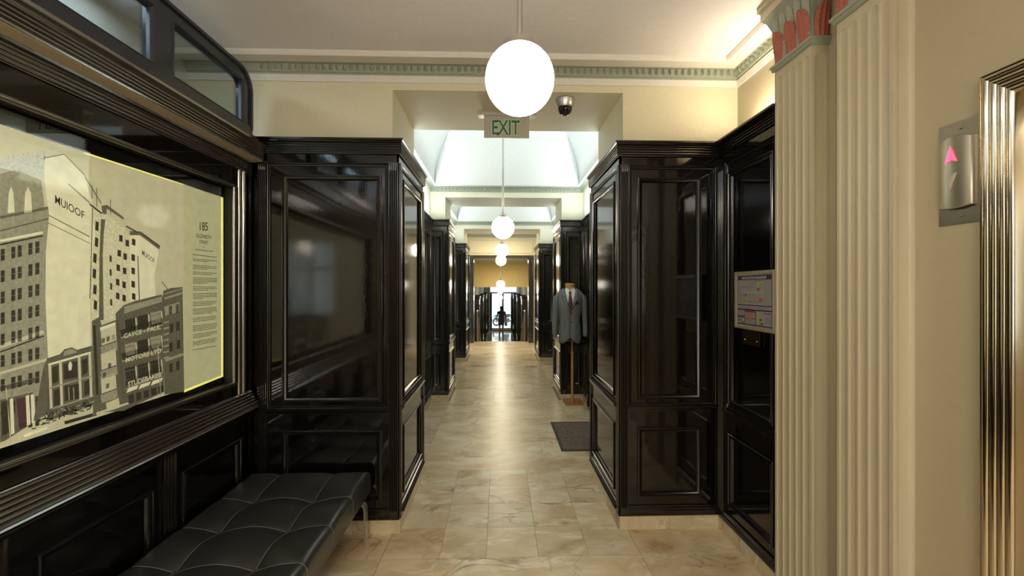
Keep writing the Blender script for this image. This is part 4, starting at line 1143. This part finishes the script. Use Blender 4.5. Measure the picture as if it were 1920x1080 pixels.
# ================================================================== LAMPS AND CEILING FITTINGS
def pendant(x, y, z, d, zc, label):
    r = thing('globe_pendant', (x, y, z), label, 'pendant lamp', 'globe pendants down the hall')
    rr = d / 2
    MB().tube([(x, y, z + rr + 0.02), (x, y, zc)], 0.0095, 10).build('rod', 'chrome', r, smooth=60)
    q = rr / 0.1125
    MB().lathe((x, y, z), [(0.056 * q, rr * 0.84), (0.056 * q, rr * 0.94), (0.050 * q, rr * 1.08), (0.030 * q, rr * 1.20), (0.012 * q, rr * 1.25), (0.012 * q, rr * 1.34)], 24).build('fitter', 'chrome', r, smooth=35)
    MB().lathe((x, y, zc), [(0.045, 0.0), (0.043, -0.012), (0.012, -0.03)], 20).build('ceiling_cup', 'chrome', r, smooth=40)
    MB().sphere((x, y, z), rr, seg=32, rng=20).build('globe', 'opal_lit', r, smooth=80)
pendant(0.066, 1.375, 2.222, 0.222, ZC, 'large lit white globe pendant nearest the viewer, in front of the opening')
pendant(0.038, 4.29, 2.158, 0.228, 3.62, 'lit white globe pendant second from the front, under the first vault')
pendant(0.046, 7.43, 2.206, 0.234, 3.62, 'lit white globe pendant third from the front, under the second vault')
pendant(0.043, 10.4, 2.222, 0.258, 3.12, 'lit white globe pendant before the dark door surround')
pendant(0.043, 13.0, 1.66, 0.26, 2.62, 'lit white globe pendant above the stairs')
pendant(0.05, 16.2, 1.475, 0.258, 2.62, 'lit white globe pendant just beyond the stairs')
pendant(0.04, 20.8, 1.082, 0.26, 1.95, 'small lit white globe pendant farthest away, before the street doors')
for y in (-1.75,): pendant(0.066, y, 2.222, 0.222, ZC, 'unseen lit globe pendant added behind the viewer for light and reflections')  # extra lamp, out of view, supplies light and reflections

r = thing('exit_sign', (0.056, 3.16, OZ), 'pale hanging sign with green EXIT letters under the opening', 'sign')
MB().box(-0.154, 0.269, 3.13, 3.20, OZ - 0.022, OZ).build('bracket', 'aluminium', r)
MB().box(-0.112, 0.222, 3.155, 3.163, 2.660, OZ - 0.018).build('panel', 'sign_face', r)
def exit_text(mat, grow, yy, bold):
    uv, fs = text_mesh('EXIT', bold)
    MB().add([(-0.052 - grow + (0.205 + 2 * grow) * u, yy, 2.683 - grow + (0.108 + 2 * grow) * v) for u, v in uv], fs).build('lettering', mat, r, recalc=False)
exit_text('sign_edge', 0.004, 3.1546, 0.055)
exit_text('sign_green', 0.0, 3.1540, 0.022)
for x in (-0.135, 0.25): MB().lathe((x, 3.13, OZ - 0.012), [(0.004, 0), (0.004, -0.002), (0.001, -0.003)], 8, 'y').build('screw', 'dark_steel', r)

r = thing('dome_camera', (0.449, 2.90, OZ), 'silver dome security camera on the soffit right of the exit sign', 'camera')
MB().lathe((0.449, 2.90, OZ), [(0.062, 0.0), (0.066, -0.006), (0.066, -0.014), (0.058, -0.05), (0.050, -0.062)], 28).build('housing', 'aluminium', r, smooth=35)
MB().lathe((0.449, 2.90, OZ - 0.060), [(0.047, 0), (0.047, -0.012), (0.043, -0.03), (0.030, -0.046), (0.012, -0.053), (0.001, -0.054)], 28, cap=False).build('dome', 'dome_glass', r, smooth=60)
MB().sphere((0.449, 2.885, OZ - 0.075), 0.022).build('lens', 'button', r, smooth=60)
r = thing('dome_camera', (0.65, 22.0, 1.95), 'tiny dome security camera far down the entrance hall ceiling', 'camera')
MB().lathe((0.65, 22.0, 1.95), [(0.08, 0), (0.08, -0.05), (0.06, -0.07)], 16).build('housing', 'aluminium', r, smooth=35)
MB().sphere((0.65, 22.0, 1.88), 0.06, seg=12, rng=8).build('dome', 'button', r, smooth=60)

# ================================================================== BENCH
r = thing('bench', (-1.16, 1.6, 0), 'long black tufted leather bench on bent metal legs along the left wall', 'bench')
BXa, BXb, BYa, BYb = -1.532, -0.80, 0.42, 2.685
ZT, ZBm = 0.405, 0.272
TX = [-1.339, -1.016]
TY = [2.368 - 0.282 * k for k in range(7)]
def cush(x, y):
    dx = min([abs(x - t) for t in TX]); dy = min([abs(y - t) for t in TY])
    ex = min(x - BXa, BXb - x); ey = min(y - BYa, BYb - y)
    dt = min(math.hypot(x - a, y - b) for a in TX for b in TY)
    ds = min(dx, dy)
    h = ZT - 0.011 * math.exp(-ds / 0.026) - 0.034 * math.exp(-(dt / 0.075) ** 1.3) + 0.012
    e = min(ex, ey); rr = 0.04
    if e < rr: h -= rr * (1 - math.sqrt(max(0, 1 - ((rr - e) / rr) ** 2)))
    return h
def axis(a, b, specials, n):
    xs = set()
    for k in range(n + 1): xs.add(round(a + (b - a) * k / n, 4))
    for d in (0.001, 0.004, 0.010, 0.02, 0.03): xs.add(round(a + d, 4)); xs.add(round(b - d, 4))
    for s in specials:
        for d in (-0.012, -0.005, 0, 0.005, 0.012): xs.add(round(s + d, 4))
    return sorted(xs)
gx = axis(BXa, BXb, TX, 40); gy = axis(BYa, BYb, TY, 116)
rowsb = []
for y in gy:
    row = [(BXa + 0.012, y, ZBm), (BXa, y, ZBm + 0.012)] + [(x, y, cush(x, y)) for x in gx] + [(BXb, y, ZBm + 0.012), (BXb - 0.012, y, ZBm)]
    rowsb.append(row)
mb = MB().grid(rowsb)
for y, row in ((BYa, rowsb[0]), (BYb, rowsb[-1])):
    mb.add(row, [tuple(range(len(row)))])
mb.add([rowsb[0][0], rowsb[0][-1], rowsb[-1][-1], rowsb[-1][0]], [(0, 1, 2, 3)])
mb.build('cushion', 'leather', r, smooth=50)
def seam(pts): MB().tube(pts, 0.0013, 5).build('seam', 'thread', r)
for t in TY: seam([(x, t, cush(x, t) + 0.0006) for x in gx] )
for t in TX: seam([(t, y, cush(t, y) + 0.0006) for y in gy])
for t in TY: seam([(BXb + 0.0005, t, ZT - 0.03), (BXb + 0.0005, t, ZBm + 0.012)])
for a in TX:
    for b in TY: MB().sphere((a, b, cush(a, b) + 0.001), 0.009, 0.009, 0.004, 10, 6).build('tuft_button', 'leather', r, smooth=70)
MB().box(BXa + 0.05, BXb - 0.05, BYa + 0.05, BYb - 0.05, ZBm - 0.025, ZBm + 0.002).build('base_frame', 'inside_dark', r)
def bent_leg(y, s):
    xc = (BXa + BXb) / 2; hw = (BXb - BXa) / 2
    pts = [(xc + s * (hw - 0.16), ZBm - 0.016), (xc + s * (hw - 0.065), ZBm - 0.016)]
    for k in range(1, 7): a = PI / 2 * k / 6; pts.append((xc + s * (hw - 0.065 + 0.055 * math.sin(a)), ZBm - 0.016 - 0.055 * (1 - math.cos(a))))
    pts.append((xc + s * (hw - 0.010), 0.0))
    rs = []
    for i, (x, z) in enumerate(pts):
        a, b = pts[max(0, i - 1)], pts[min(len(pts) - 1, i + 1)]
        d = Vector((b[0] - a[0], b[1] - a[1])).normalized(); nx, nz = -d.y * 0.006, d.x * 0.006
        rs.append([(x + nx, y - 0.022, z + nz), (x + nx, y + 0.022, z + nz), (x - nx, y + 0.022, z - nz), (x - nx, y - 0.022, z - nz)])
    MB().rings(rs).build('leg', 'aluminium', r, smooth=40)
for y in (2.615, 0.55):
    for s in (1, -1): bent_leg(y, s)

# ================================================================== FLOOR MAT
r = thing('floor_mat', (0.9, 4.46, 0), 'dark brown grey ribbed entrance mat on the floor by the shop doorway', 'mat')
MB().box(0.59, 1.36, 4.03, 4.90, 0.001, 0.007).build('border', 'mat_edge', r)
MB().box(0.617, 1.335, 4.057, 4.873, 0.004, 0.011).build('pile', 'mat_fibre', r)

# ================================================================== SUITS ON STANDS
def spow(a, e): return math.copysign(abs(a) ** e, a)
def jacket(root, c, yaw, cloth, full=True):
    """tailored two-button jacket on a neck block; c = point on the floor below the neck; front faces -y."""
    ca, sa = math.cos(yaw), math.sin(yaw)
    KX = 0.86
    def W(x, y, z): return (c[0] + KX * x * ca - y * sa, c[1] + KX * x * sa + y * ca, z)
    #   z, half width, half depth, centre y
    prof = [(0.825, 0.168, 0.118, 0.0), (0.90, 0.170, 0.122, 0.0), (1.00, 0.163, 0.120, 0.0), (1.10, 0.152, 0.112, -0.002), (1.17, 0.155, 0.114, -0.004), (1.26, 0.172, 0.124, -0.006), (1.34, 0.186, 0.128, -0.006), (1.42, 0.190, 0.115, 0.0), (1.465, 0.192, 0.098, 0.008), (1.495, 0.184, 0.082, 0.013), (1.52, 0.145, 0.068, 0.018), (1.545, 0.088, 0.062, 0.020), (1.56, 0.066, 0.060, 0.020)]
    def at(z):
        for a, b in zip(prof, prof[1:]):
            if a[0] <= z <= b[0]:
                t = (z - a[0]) / (b[0] - a[0]); return tuple(a[i] + (b[i] - a[i]) * t for i in range(1, 4))
        return prof[-1][1:] if z > prof[-1][0] else prof[0][1:]
    def surf(ang, z, g=0.0):
        hw, hd, cy = at(z)
        x = (hw + g) * spow(math.sin(ang), 0.85); y = cy - (hd + g) * spow(math.cos(ang), 0.85)
        return x, y
    ZV = 1.245
    def vhalf(z): return 0 if z <= ZV else 0.080 * ((z - ZV) / (1.53 - ZV)) ** 0.85
    def angx(x, z):        # angle of the front surface at horizontal offset x
        hw = at(z)[0]; q = max(-1, min(1, x / hw)); return math.asin(spow(q, 1 / 0.85))
    N = 20
    zs = [0.825, 0.86, 0.90, 0.95, 1.0, 1.05, 1.1, 1.14, 1.17, 1.205, ZV, 1.28, 1.32, 1.36, 1.40, 1.43, 1.465, 1.495, 1.52, 1.54]
    rows_ = []
    for z in zs:
        row = []
        a0 = angx(vhalf(z) + 0.001, z)
        for k in range(N + 1):
            ang = a0 + (2 * PI - 2 * a0) * k / N
            zz = z
            if z < 0.93:   # rounded cut-away fronts
                d = min(ang, 2 * PI - ang) * 0.16
                lift = 0.075 * max(0, 1 - d / 0.10) ** 1.6
                zz = z + lift * max(0, (0.93 - z) / 0.105)
            x, y = surf(ang, z)
            # the left front laps over the right
            if k == N and z <= ZV: x, y = surf(ang, z, 0.004)
            row.append(W(x, y, zz))
        rows_.append(row)
    MB().grid(rows_).build('body', cloth, root, smooth=60, solid=0.004)
    for s in (-1, 1):
        path = [(s * 0.182, 0.012, 1.490, 0.042, 0.056), (s * 0.204, 0.010, 1.44, 0.054, 0.072), (s * 0.215, 0.008, 1.35, 0.055, 0.074), (s * 0.226, 0.004, 1.22, 0.050, 0.068), (s * 0.232, -0.012, 1.08, 0.045, 0.060), (s * 0.234, -0.030, 0.97, 0.042, 0.054), (s * 0.232, -0.040, 0.905, 0.041, 0.052)]
        rs = [[W(x + rx * math.cos(2 * PI * k / 14), y + ry * math.sin(2 * PI * k / 14), z + ((-0.034 if i == 0 else -0.014) * s * math.cos(2 * PI * k / 14) if i < 2 else 0)) for k in range(14)] for i, (x, y, z, rx, ry) in enumerate(path)]
        MB().rings(rs, True, True).build('sleeve', cloth, root, smooth=60, subsurf=1)
        # lapel: a folded strip with a notch
        lp = []
        for z, w_ in ((ZV - 0.01, 0.006), (1.30, 0.040), (1.36, 0.066), (1.405, 0.082), (1.425, 0.088)):
            xi = vhalf(z); pts = []
            for q in (0, 0.5, 1.0):
                x, y = surf(angx(xi + w_ * q, z), z, 0.009 - 0.004 * q)
                pts.append(W(s * x, y, z + 0.014 * q))
            lp.append(pts)
        MB().grid(lp).build('lapel', cloth, root, smooth=60, solid=0.004)
        lp = []
        for z, w_ in ((1.428, 0.062), (1.455, 0.060), (1.49, 0.050), (1.525, 0.032), (1.548, 0.020)):
            xi = vhalf(z); pts = []
            for q in (0, 0.5, 1.0):
                x, y = surf(angx(min(xi + w_ * q, at(z)[0] * 0.97), z), z, 0.009 - 0.003 * q)
                pts.append(W(s * x, y, z + 0.006 * q))
            lp.append(pts)
        MB().grid(lp).build('collar', cloth, root, smooth=60, solid=0.004)
    rs = []
    for z, g in ((1.520, 0.012), (1.545, 0.012), (1.572, 0.006)):
        rs.append([W(*surf(PI * 0.42 + PI * 1.16 * k / 12, min(z, 1.56), g), z) for k in range(13)])
    MB().grid(rs).build('collar', cloth, root, smooth=60, solid=0.005)
    if not full: return W, surf, angx
    # pockets, buttons
    def flap(x0, x1, z0, z1, nm, tilt_=0.0, mat=cloth):
        vs = []
        for g in (0.003, 0.010):
            for z in (z0, z1):
                for x in (x0, x1):
                    zz = z + tilt_ * (x - x0); xx, yy = surf(angx(x, zz), zz, g); vs.append(W(xx, yy, zz))
        MB().add(vs, [(0, 1, 3, 2), (4, 5, 7, 6), (0, 1, 5, 4), (2, 3, 7, 6), (0, 2, 6, 4), (1, 3, 7, 5)]).build(nm, mat, root)
    flap(0.072, 0.142, 1.022, 1.066, 'pocket_flap', -0.12); flap(-0.142, -0.072, 1.012, 1.056, 'pocket_flap', 0.12); flap(-0.142, -0.088, 1.082, 1.118, 'pocket_flap', 0.12)
    flap(0.066, 0.138, 1.318, 1.338, 'breast_pocket', 0.12)
    hk = []
    for k in range(7):
        x = 0.072 + 0.060 * k / 6
        xx, yy = surf(angx(x, 1.34), 1.34, 0.008); top_ = 1.352 + 0.012 * (k % 2) + 0.014 * math.sin(PI * k / 6)
        hk.append([W(xx, yy, 1.332 + 0.008 * k / 6), W(xx, yy - 0.004, top_)])
    MB().grid(hk).build('pocket_square', 'hanky', root, solid=0.004)
    for z in (1.222, 1.105):
        xx, yy = surf(angx(0.012, z), z, 0.006); p = W(xx, yy, z)
        MB().lathe(p, [(0.010, 0.004), (0.010, -0.002), (0.006, -0.004), (0.001, -0.0045)], 12, 'y').build('button', 'button', root, smooth=50)
    # shirt front, collar, tie, neck block
    rows2 = []
    for z in (1.20, 1.26, 1.32, 1.38, 1.44, 1.49, 1.52, 1.545):
        rows2.append([W(*surf(-0.75 + 1.5 * k / 10, z, -0.016), z) for k in range(11)])
    MB().grid(rows2).build('shirt_front', 'shirt', root, smooth=60)
    nk = lambda a, z, g: W((0.060 + g) * math.sin(a), 0.018 - (0.058 + g) * math.cos(a), z)
    rs = []
    for i, (dz, g) in enumerate(((0.0, 0.018), (0.03, 0.010), (0.062, 0.004))):
        rs.append([nk(0.10 + (2 * PI - 0.20) * k / 24, 1.515 + dz + (-(0.045, 0.055, 0.060)[i] * max(0, 1 - min(k, 24 - k) / 6.0)) , g) for k in range(25)])
    MB().grid(rs).build('shirt_collar', 'shirt', root, smooth=60, solid=0.003)
    for s in (-1, 1):
        a = nk(s * 0.12, 1.522, 0.012); b = nk(s * 0.95, 1.545, 0.012); cc = W(s * 0.046, -0.082, 1.452); d = W(s * 0.012, -0.072, 1.505)
        MB().add([a, b, cc, d], [(0, 1, 2, 3)]).build('shirt_collar', 'shirt', root, solid=0.004)
    MB().rings([[W(x, y, z) for x, y in ((-w_, yb + 0.012), (-w_, yb - 0.008), (0, yb - 0.016), (w_, yb - 0.008), (w_, yb + 0.012))] for z, w_, yb in ((1.466, 0.011, -0.066), (1.490, 0.019, -0.064), (1.510, 0.021, -0.054))]).build('tie_knot', 'tie', root, smooth=50)
    tr_ = []
    for z, w_ in ((1.470, 0.012), (1.42, 0.023), (1.36, 0.031), (1.30, 0.035), (1.255, 0.036), (1.22, 0.036)):
        yy = surf(0.0, z, 0)[1] - 0.0 + 0.002 if z < 1.44 else -0.074
        tr_.append([W(-w_, yy + 0.006, z), W(0, yy, z), W(w_, yy + 0.006, z)])
    MB().grid(tr_).build('tie', 'tie', root, smooth=50, solid=0.004)
    return W, surf, angx

def neck_block(root, c, ztop=1.615):
    MB().rings([[(c[0] + rx * math.sin(2 * PI * k / 20), c[1] + 0.018 + ry * math.cos(2 * PI * k / 20) , z + dz * math.cos(2 * PI * k / 20)) for k in range(20)] for z, rx, ry, dz in ((1.48, 0.060, 0.056, 0), (1.54, 0.057, 0.055, 0), (1.588, 0.060, 0.058, 0.012), (1.592, 0.061, 0.060, 0.014))]).build('neck', 'linen_tan', root, smooth=40)
    MB().rings([[(c[0] + rx * math.sin(2 * PI * k / 20), c[1] + 0.018 + ry * math.cos(2 * PI * k / 20), z + dz * math.cos(2 * PI * k / 20)) for k in range(20)] for z, rx, ry, dz in ((1.590, 0.066, 0.064, 0.014), (1.602, 0.066, 0.064, 0.014), (1.606, 0.060, 0.058, 0.013))]).build('neck_cap', 'pole_wood', root, smooth=40)
def stand(root, c, x0, x1, y0, y1):
    MB().tube([(c[0] + 0.03, c[1], 0.03), (c[0] + 0.03, c[1], 0.70)], 0.0165, 12).build('pole', 'pole_wood', root, smooth=60)
    MB().tube([(c[0] + 0.03, c[1], 0.68), (c[0] + 0.015, c[1], 1.2)], 0.011, 10).build('pole', 'pole_wood', root, smooth=60)
    MB().lathe((c[0] + 0.03, c[1], 0.69), [(0.021, -0.015), (0.021, 0.012), (0.012, 0.016)], 12).build('pole_collar', 'pole_wood', root, smooth=40)
    MB().box(x0, x1, y0, y1, 0.0, 0.032).build('base', 'oak', root)
    MB().box(c[0] - 0.10, c[0] + 0.10, c[1] - 0.06, c[1] + 0.06, 0.86, 1.44).build('torso_block', 'inside_dark', root)
C1 = (0.94, 5.64)
r = thing('suit_mannequin', (C1[0], C1[1], 0), 'tailor stand with grey pinstripe jacket, white shirt and purple tie', 'mannequin', 'suits on tailor stands')
stand(r, C1, 0.875, 1.115, 5.60, 5.845)
neck_block(r, C1)
jacket(r, C1, R(-8), 'suiting')
C2 = (1.335, 5.02)
r = thing('suit_mannequin', (C2[0], C2[1], 0), 'second tailor stand with a navy coat, mostly hidden behind the right pier', 'mannequin', 'suits on tailor stands')
stand(r, C2, 1.22, 1.46, 4.90, 5.14)
neck_block(r, C2)
jacket(r, C2, R(-20), 'navy', False)
CT = [[(1.335 + rx * math.sin(2 * PI * k / 16), 5.02 + ry * math.cos(2 * PI * k / 16), z) for k in range(16)] for z, rx, ry in ((0.72, 0.27, 0.17), (0.95, 0.235, 0.15), (1.20, 0.20, 0.13))]
MB().rings(CT, True, False).build('coat_skirt', 'navy', r, smooth=60, solid=0.005)

# ================================================================== FAR END: PERSON AND STREET
def skin_body(name, joints, edges, mat, parent, sub=1):
    me = bpy.data.meshes.new(name)
    off = WLOC.get(parent, Vector((0, 0, 0)))
    keys = list(joints)
    me.from_pydata([Vector(joints[k][0]) - off for k in keys], [(keys.index(a), keys.index(b)) for a, b in edges], [])
    o = bpy.data.objects.new(name, me); COL.objects.link(o); o.parent = parent; WLOC[o] = off
    md = o.modifiers.new('skin', 'SKIN'); md.use_smooth_shade = True
    for i, k in enumerate(keys):
        rad = joints[k][1]; sv = me.skin_vertices[0].data[i]
        sv.radius = rad if isinstance(rad, tuple) else (rad, rad); sv.use_root = (i == 0)
    s = o.modifiers.new('sub', 'SUBSURF'); s.levels = s.render_levels = sub
    me.materials.append(MAT[mat])
    return o
PX, PY, PZ = 0.13, 27.0, ZL
r = thing('person', (PX, PY, PZ), 'person in dark top and shorts seen from behind, walking out to the street', 'person')
def pp(x, y, z): return (PX + x, PY + y, PZ + z)
J = {'pelvis': (pp(0, 0, 0.95), (0.15, 0.105)), 'waist': (pp(0, 0, 1.08), (0.135, 0.10)), 'chest': (pp(0, 0.01, 1.30), (0.165, 0.115)), 'neck': (pp(0, 0.01, 1.46), 0.058), 'skull': (pp(0, 0.025, 1.56), 0.075), 'crown': (pp(0, 0.02, 1.67), 0.078)}
Ed = [('pelvis', 'waist'), ('waist', 'chest'), ('chest', 'neck'), ('neck', 'skull'), ('skull', 'crown')]
for s, n_ in ((-1, 'l'), (1, 'r')):
    st_ = 0.09 * s
    J['sh' + n_] = (pp(0.185 * s, 0.01, 1.40), 0.058); J['el' + n_] = (pp(0.27 * s, -0.01, 1.14), 0.043); J['wr' + n_] = (pp(0.285 * s, 0.10, 0.91), 0.030); J['pa' + n_] = (pp(0.285 * s, 0.13, 0.84), (0.032, 0.018))
    J['hip' + n_] = (pp(0.095 * s, 0, 0.88), 0.085); J['kn' + n_] = (pp(0.10 * s, 0.03 + st_, 0.50), 0.058); J['an' + n_] = (pp(0.10 * s, -0.02 + st_ * 1.6, 0.085), 0.038); J['toe' + n_] = (pp(0.115 * s, 0.13 + st_ * 1.6, 0.035), 0.034)
    Ed += [('chest', 'sh' + n_), ('sh' + n_, 'el' + n_), ('el' + n_, 'wr' + n_), ('wr' + n_, 'pa' + n_), ('pelvis', 'hip' + n_), ('hip' + n_, 'kn' + n_), ('kn' + n_, 'an' + n_), ('an' + n_, 'toe' + n_)]
skin_body('body', J, Ed, 'skin', r)
for s in (-1, 1):
    for k, (dx, ln) in enumerate(((-0.024, 0.062), (-0.008, 0.072), (0.008, 0.070), (0.024, 0.055))):
        MB().tube([pp(0.285 * s + dx, 0.13, 0.83), pp(0.285 * s + dx, 0.145, 0.83 - ln * 0.55), pp(0.285 * s + dx * 0.9, 0.135, 0.83 - ln)], [0.0085, 0.008, 0.006], 6).build('finger', 'skin', r, smooth=60)
    MB().tube([pp(0.285 * s - 0.028 * s, 0.14, 0.86), pp(0.285 * s - 0.05 * s, 0.165, 0.83), pp(0.285 * s - 0.048 * s, 0.175, 0.80)], [0.010, 0.009, 0.007], 6).build('thumb', 'skin', r, smooth=60)
    MB().sphere(pp(0.080 * s, 0.02, 1.60), 0.010, 0.022, 0.032, 8, 6).build('ear', 'skin', r, smooth=60)
    MB().rings([[pp(0.115 * s + 0.045 * math.cos(a) , 0.05 + 0.144 * s + 0.12 * math.sin(a), z) for a in [2 * PI * k / 12 for k in range(12)]] for z in (0.0, 0.035, 0.055)]).build('shoe', 'rubber', r, smooth=50)
    MB().rings([[pp(0.095 * s + rx * math.cos(2 * PI * k / 12), cy + rx * 1.05 * math.sin(2 * PI * k / 12), z) for k in range(12)] for z, rx, cy in ((0.55, 0.095, 0.02 + 0.075 * s), (0.72, 0.105, 0.04 * s), (0.92, 0.115, 0.0))]).build('shorts_leg', 'shorts', r, smooth=60)
    MB().tube([pp(0.16 * s, 0.01, 1.415), pp(0.215 * s, 0.008, 1.32), pp(0.255 * s, 0.0, 1.19)], [0.075, 0.070, 0.066], 12).build('shirt_sleeve', 'dark_cloth', r, smooth=60)
MB().rings([[pp(rx * math.cos(2 * PI * k / 16), 0.005 + ry * math.sin(2 * PI * k / 16), z) for k in range(16)] for z, rx, ry in ((0.84, 0.185, 0.145), (1.0, 0.175, 0.135), (1.15, 0.170, 0.13), (1.32, 0.195, 0.14), (1.42, 0.17, 0.11), (1.48, 0.075, 0.075))]).build('shirt', 'dark_cloth', r, smooth=60)
MB().rings([[pp(0.088 * q * math.cos(2 * PI * k / 14), -0.005 + 0.098 * q * math.sin(2 * PI * k / 14), z) for k in range(14)] for z, q in ((1.55, 0.75), (1.60, 0.98), (1.67, 1.05), (1.72, 0.9), (1.755, 0.5))]).build('hair', 'hair', r, smooth=60)
MB().rings([[pp(0.016 * q * math.cos(2 * PI * k / 6), 0.105 + 0.02 * q * math.sin(2 * PI * k / 6), z) for k in range(6)] for z, q in ((1.575, 1.0), (1.585, 1.2), (1.625, 0.5))]).build('nose', 'skin', r, smooth=60)
for s in (-1, 1): MB().sphere(pp(0.032 * s, 0.092, 1.625), 0.012, 0.008, 0.008, 8, 6).build('eye', 'shirt', r, smooth=60)
MB().box(PX - 0.022, PX + 0.022, PY + 0.095, PY + 0.101, PZ + 1.545, PZ + 1.553).build('mouth', 'terracotta', r)
bg_ = thing('shopping_bag', (PX + 0.29, PY + 0.14, PZ + 0.5), 'teal shopping bag hanging from the right hand of the person', 'bag')
MB().rings([[pp(0.30 + sx * 0.09, 0.14 + sy * 0.05, z) for sx, sy in ((-q, -1), (q, -1), (q, 1), (-q, 1))] for z, q in ((0.50, 0.9), (0.74, 1.0))]).build('bag_body', 'teal', bg_)
MB().tube([pp(0.24, 0.14, 0.74), pp(0.26, 0.14, 0.80), pp(0.34, 0.14, 0.80), pp(0.36, 0.14, 0.74)], 0.006, 6).build('bag_handle', 'teal', bg_)

# parked motorcycle and car outside
MX, MY, MZ = -0.20, 31.0, ZL + 0.14
r = thing('motorcycle', (MX, MY, MZ), 'parked dark motorcycle outside the street doors, left of the person', 'motorcycle')
def wheel(nm, x, y, z, rr, root, ax='y', wd_=0.10):
    o = MB()
    rs = []
    for k in range(24):
        a = 2 * PI * k / 24; ring = []
        for j in range(8):
            b = 2 * PI * j / 8; q = rr - 0.06 + 0.06 * math.cos(b)
            ring.append((x + q * math.cos(a), y + wd_ / 2 * math.sin(b), z + q * math.sin(a)))
        rs.append(ring)
    rs.append(rs[0])
    return o.rings(rs, True, False).build(nm, 'rubber', root, smooth=60)
for x in (MX, MX + 1.32):
    wheel('wheel', x, MY, MZ + 0.30, 0.30, r)
    MB().lathe((x, MY, MZ + 0.30), [(0.05, -0.06), (0.05, 0.06)], 12, 'y').build('hub', 'chrome', r, smooth=40)
    for k in range(6): a = PI * k / 3; MB().tube([(x, MY, MZ + 0.30), (x + 0.2 * math.cos(a), MY, MZ + 0.30 + 0.2 * math.sin(a))], 0.012, 6).build('spoke', 'chrome', r)
MB().rings([[(MX + q * math.cos(a), MY + yy, MZ + 0.30 + q * math.sin(a)) for q, yy in ((0.34, -0.08), (0.36, 0), (0.34, 0.08), (0.33, 0))] for a in [R(20 + 14 * k) for k in range(11)]]).build('fender', 'rubber', r, smooth=50)
MB().rings([[(MX + x, MY + 0.11 * math.sin(2 * PI * k / 10) * q, MZ + z + 0.12 * math.cos(2 * PI * k / 10) * q) for k in range(10)] for x, z, q in ((0.15, 0.62, 0.5), (0.35, 0.66, 1.0), (0.65, 0.72, 1.2), (0.9, 0.78, 1.1), (1.02, 0.80, 0.5))]).build('tank', 'rubber', r, smooth=60)
MB().box(MX + 0.40, MX + 0.95, MY - 0.12, MY + 0.12, MZ + 0.28, MZ + 0.58).build('engine', 'dark_steel', r)
MB().tube([(MX + 1.32, MY, MZ + 0.30), (MX + 1.08, MY, MZ + 0.95)], 0.03, 8).build('fork', 'chrome', r)
MB().tube([(MX + 1.0, MY - 0.34, MZ + 1.02), (MX + 1.08, MY, MZ + 0.95), (MX + 1.0, MY + 0.34, MZ + 1.02)], 0.018, 8).build('handlebar', 'chrome', r)
MB().box(MX - 0.12, MX + 0.55, MY - 0.12, MY + 0.12, MZ + 0.70, MZ + 0.78).build('seat', 'leather', r)
r = thing('parked_car', (1.2, 36.0, MZ), 'pale parked car with a teal lower side out in the street', 'car')
sec = [(-1.9, 0.30, 0.62), (-1.6, 0.25, 0.80), (-0.7, 0.25, 0.86), (-0.2, 0.25, 1.32), (1.1, 0.25, 1.36), (1.7, 0.25, 0.92), (2.2, 0.30, 0.80)]
MB().rings([[(1.2 + x, 36 + yy, MZ + zz) for yy, zz in ((-0.8, a), (-0.85, (a + min(b, 0.85)) / 2), (-0.8, min(b, 0.85)), (-0.62, b), (0.62, b), (0.8, min(b, 0.85)), (0.85, (a + min(b, 0.85)) / 2), (0.8, a))] for x, a, b in sec]).build('car_body', 'car_white', r, smooth=30)
MB().box(-0.5, 3.1, 35.13, 35.16, MZ + 0.34, MZ + 0.56).build('side_stripe', 'teal', r)
for x in (-0.1, 2.5):
    for y in (35.25, 36.75): wheel('wheel', x, y, MZ + 0.30, 0.30, r, wd_=0.18)
setp(MB().box(-14, 14, 48, 49, MZ - 0.1, MZ + 9).build('facade', 'facade'), kind='structure')
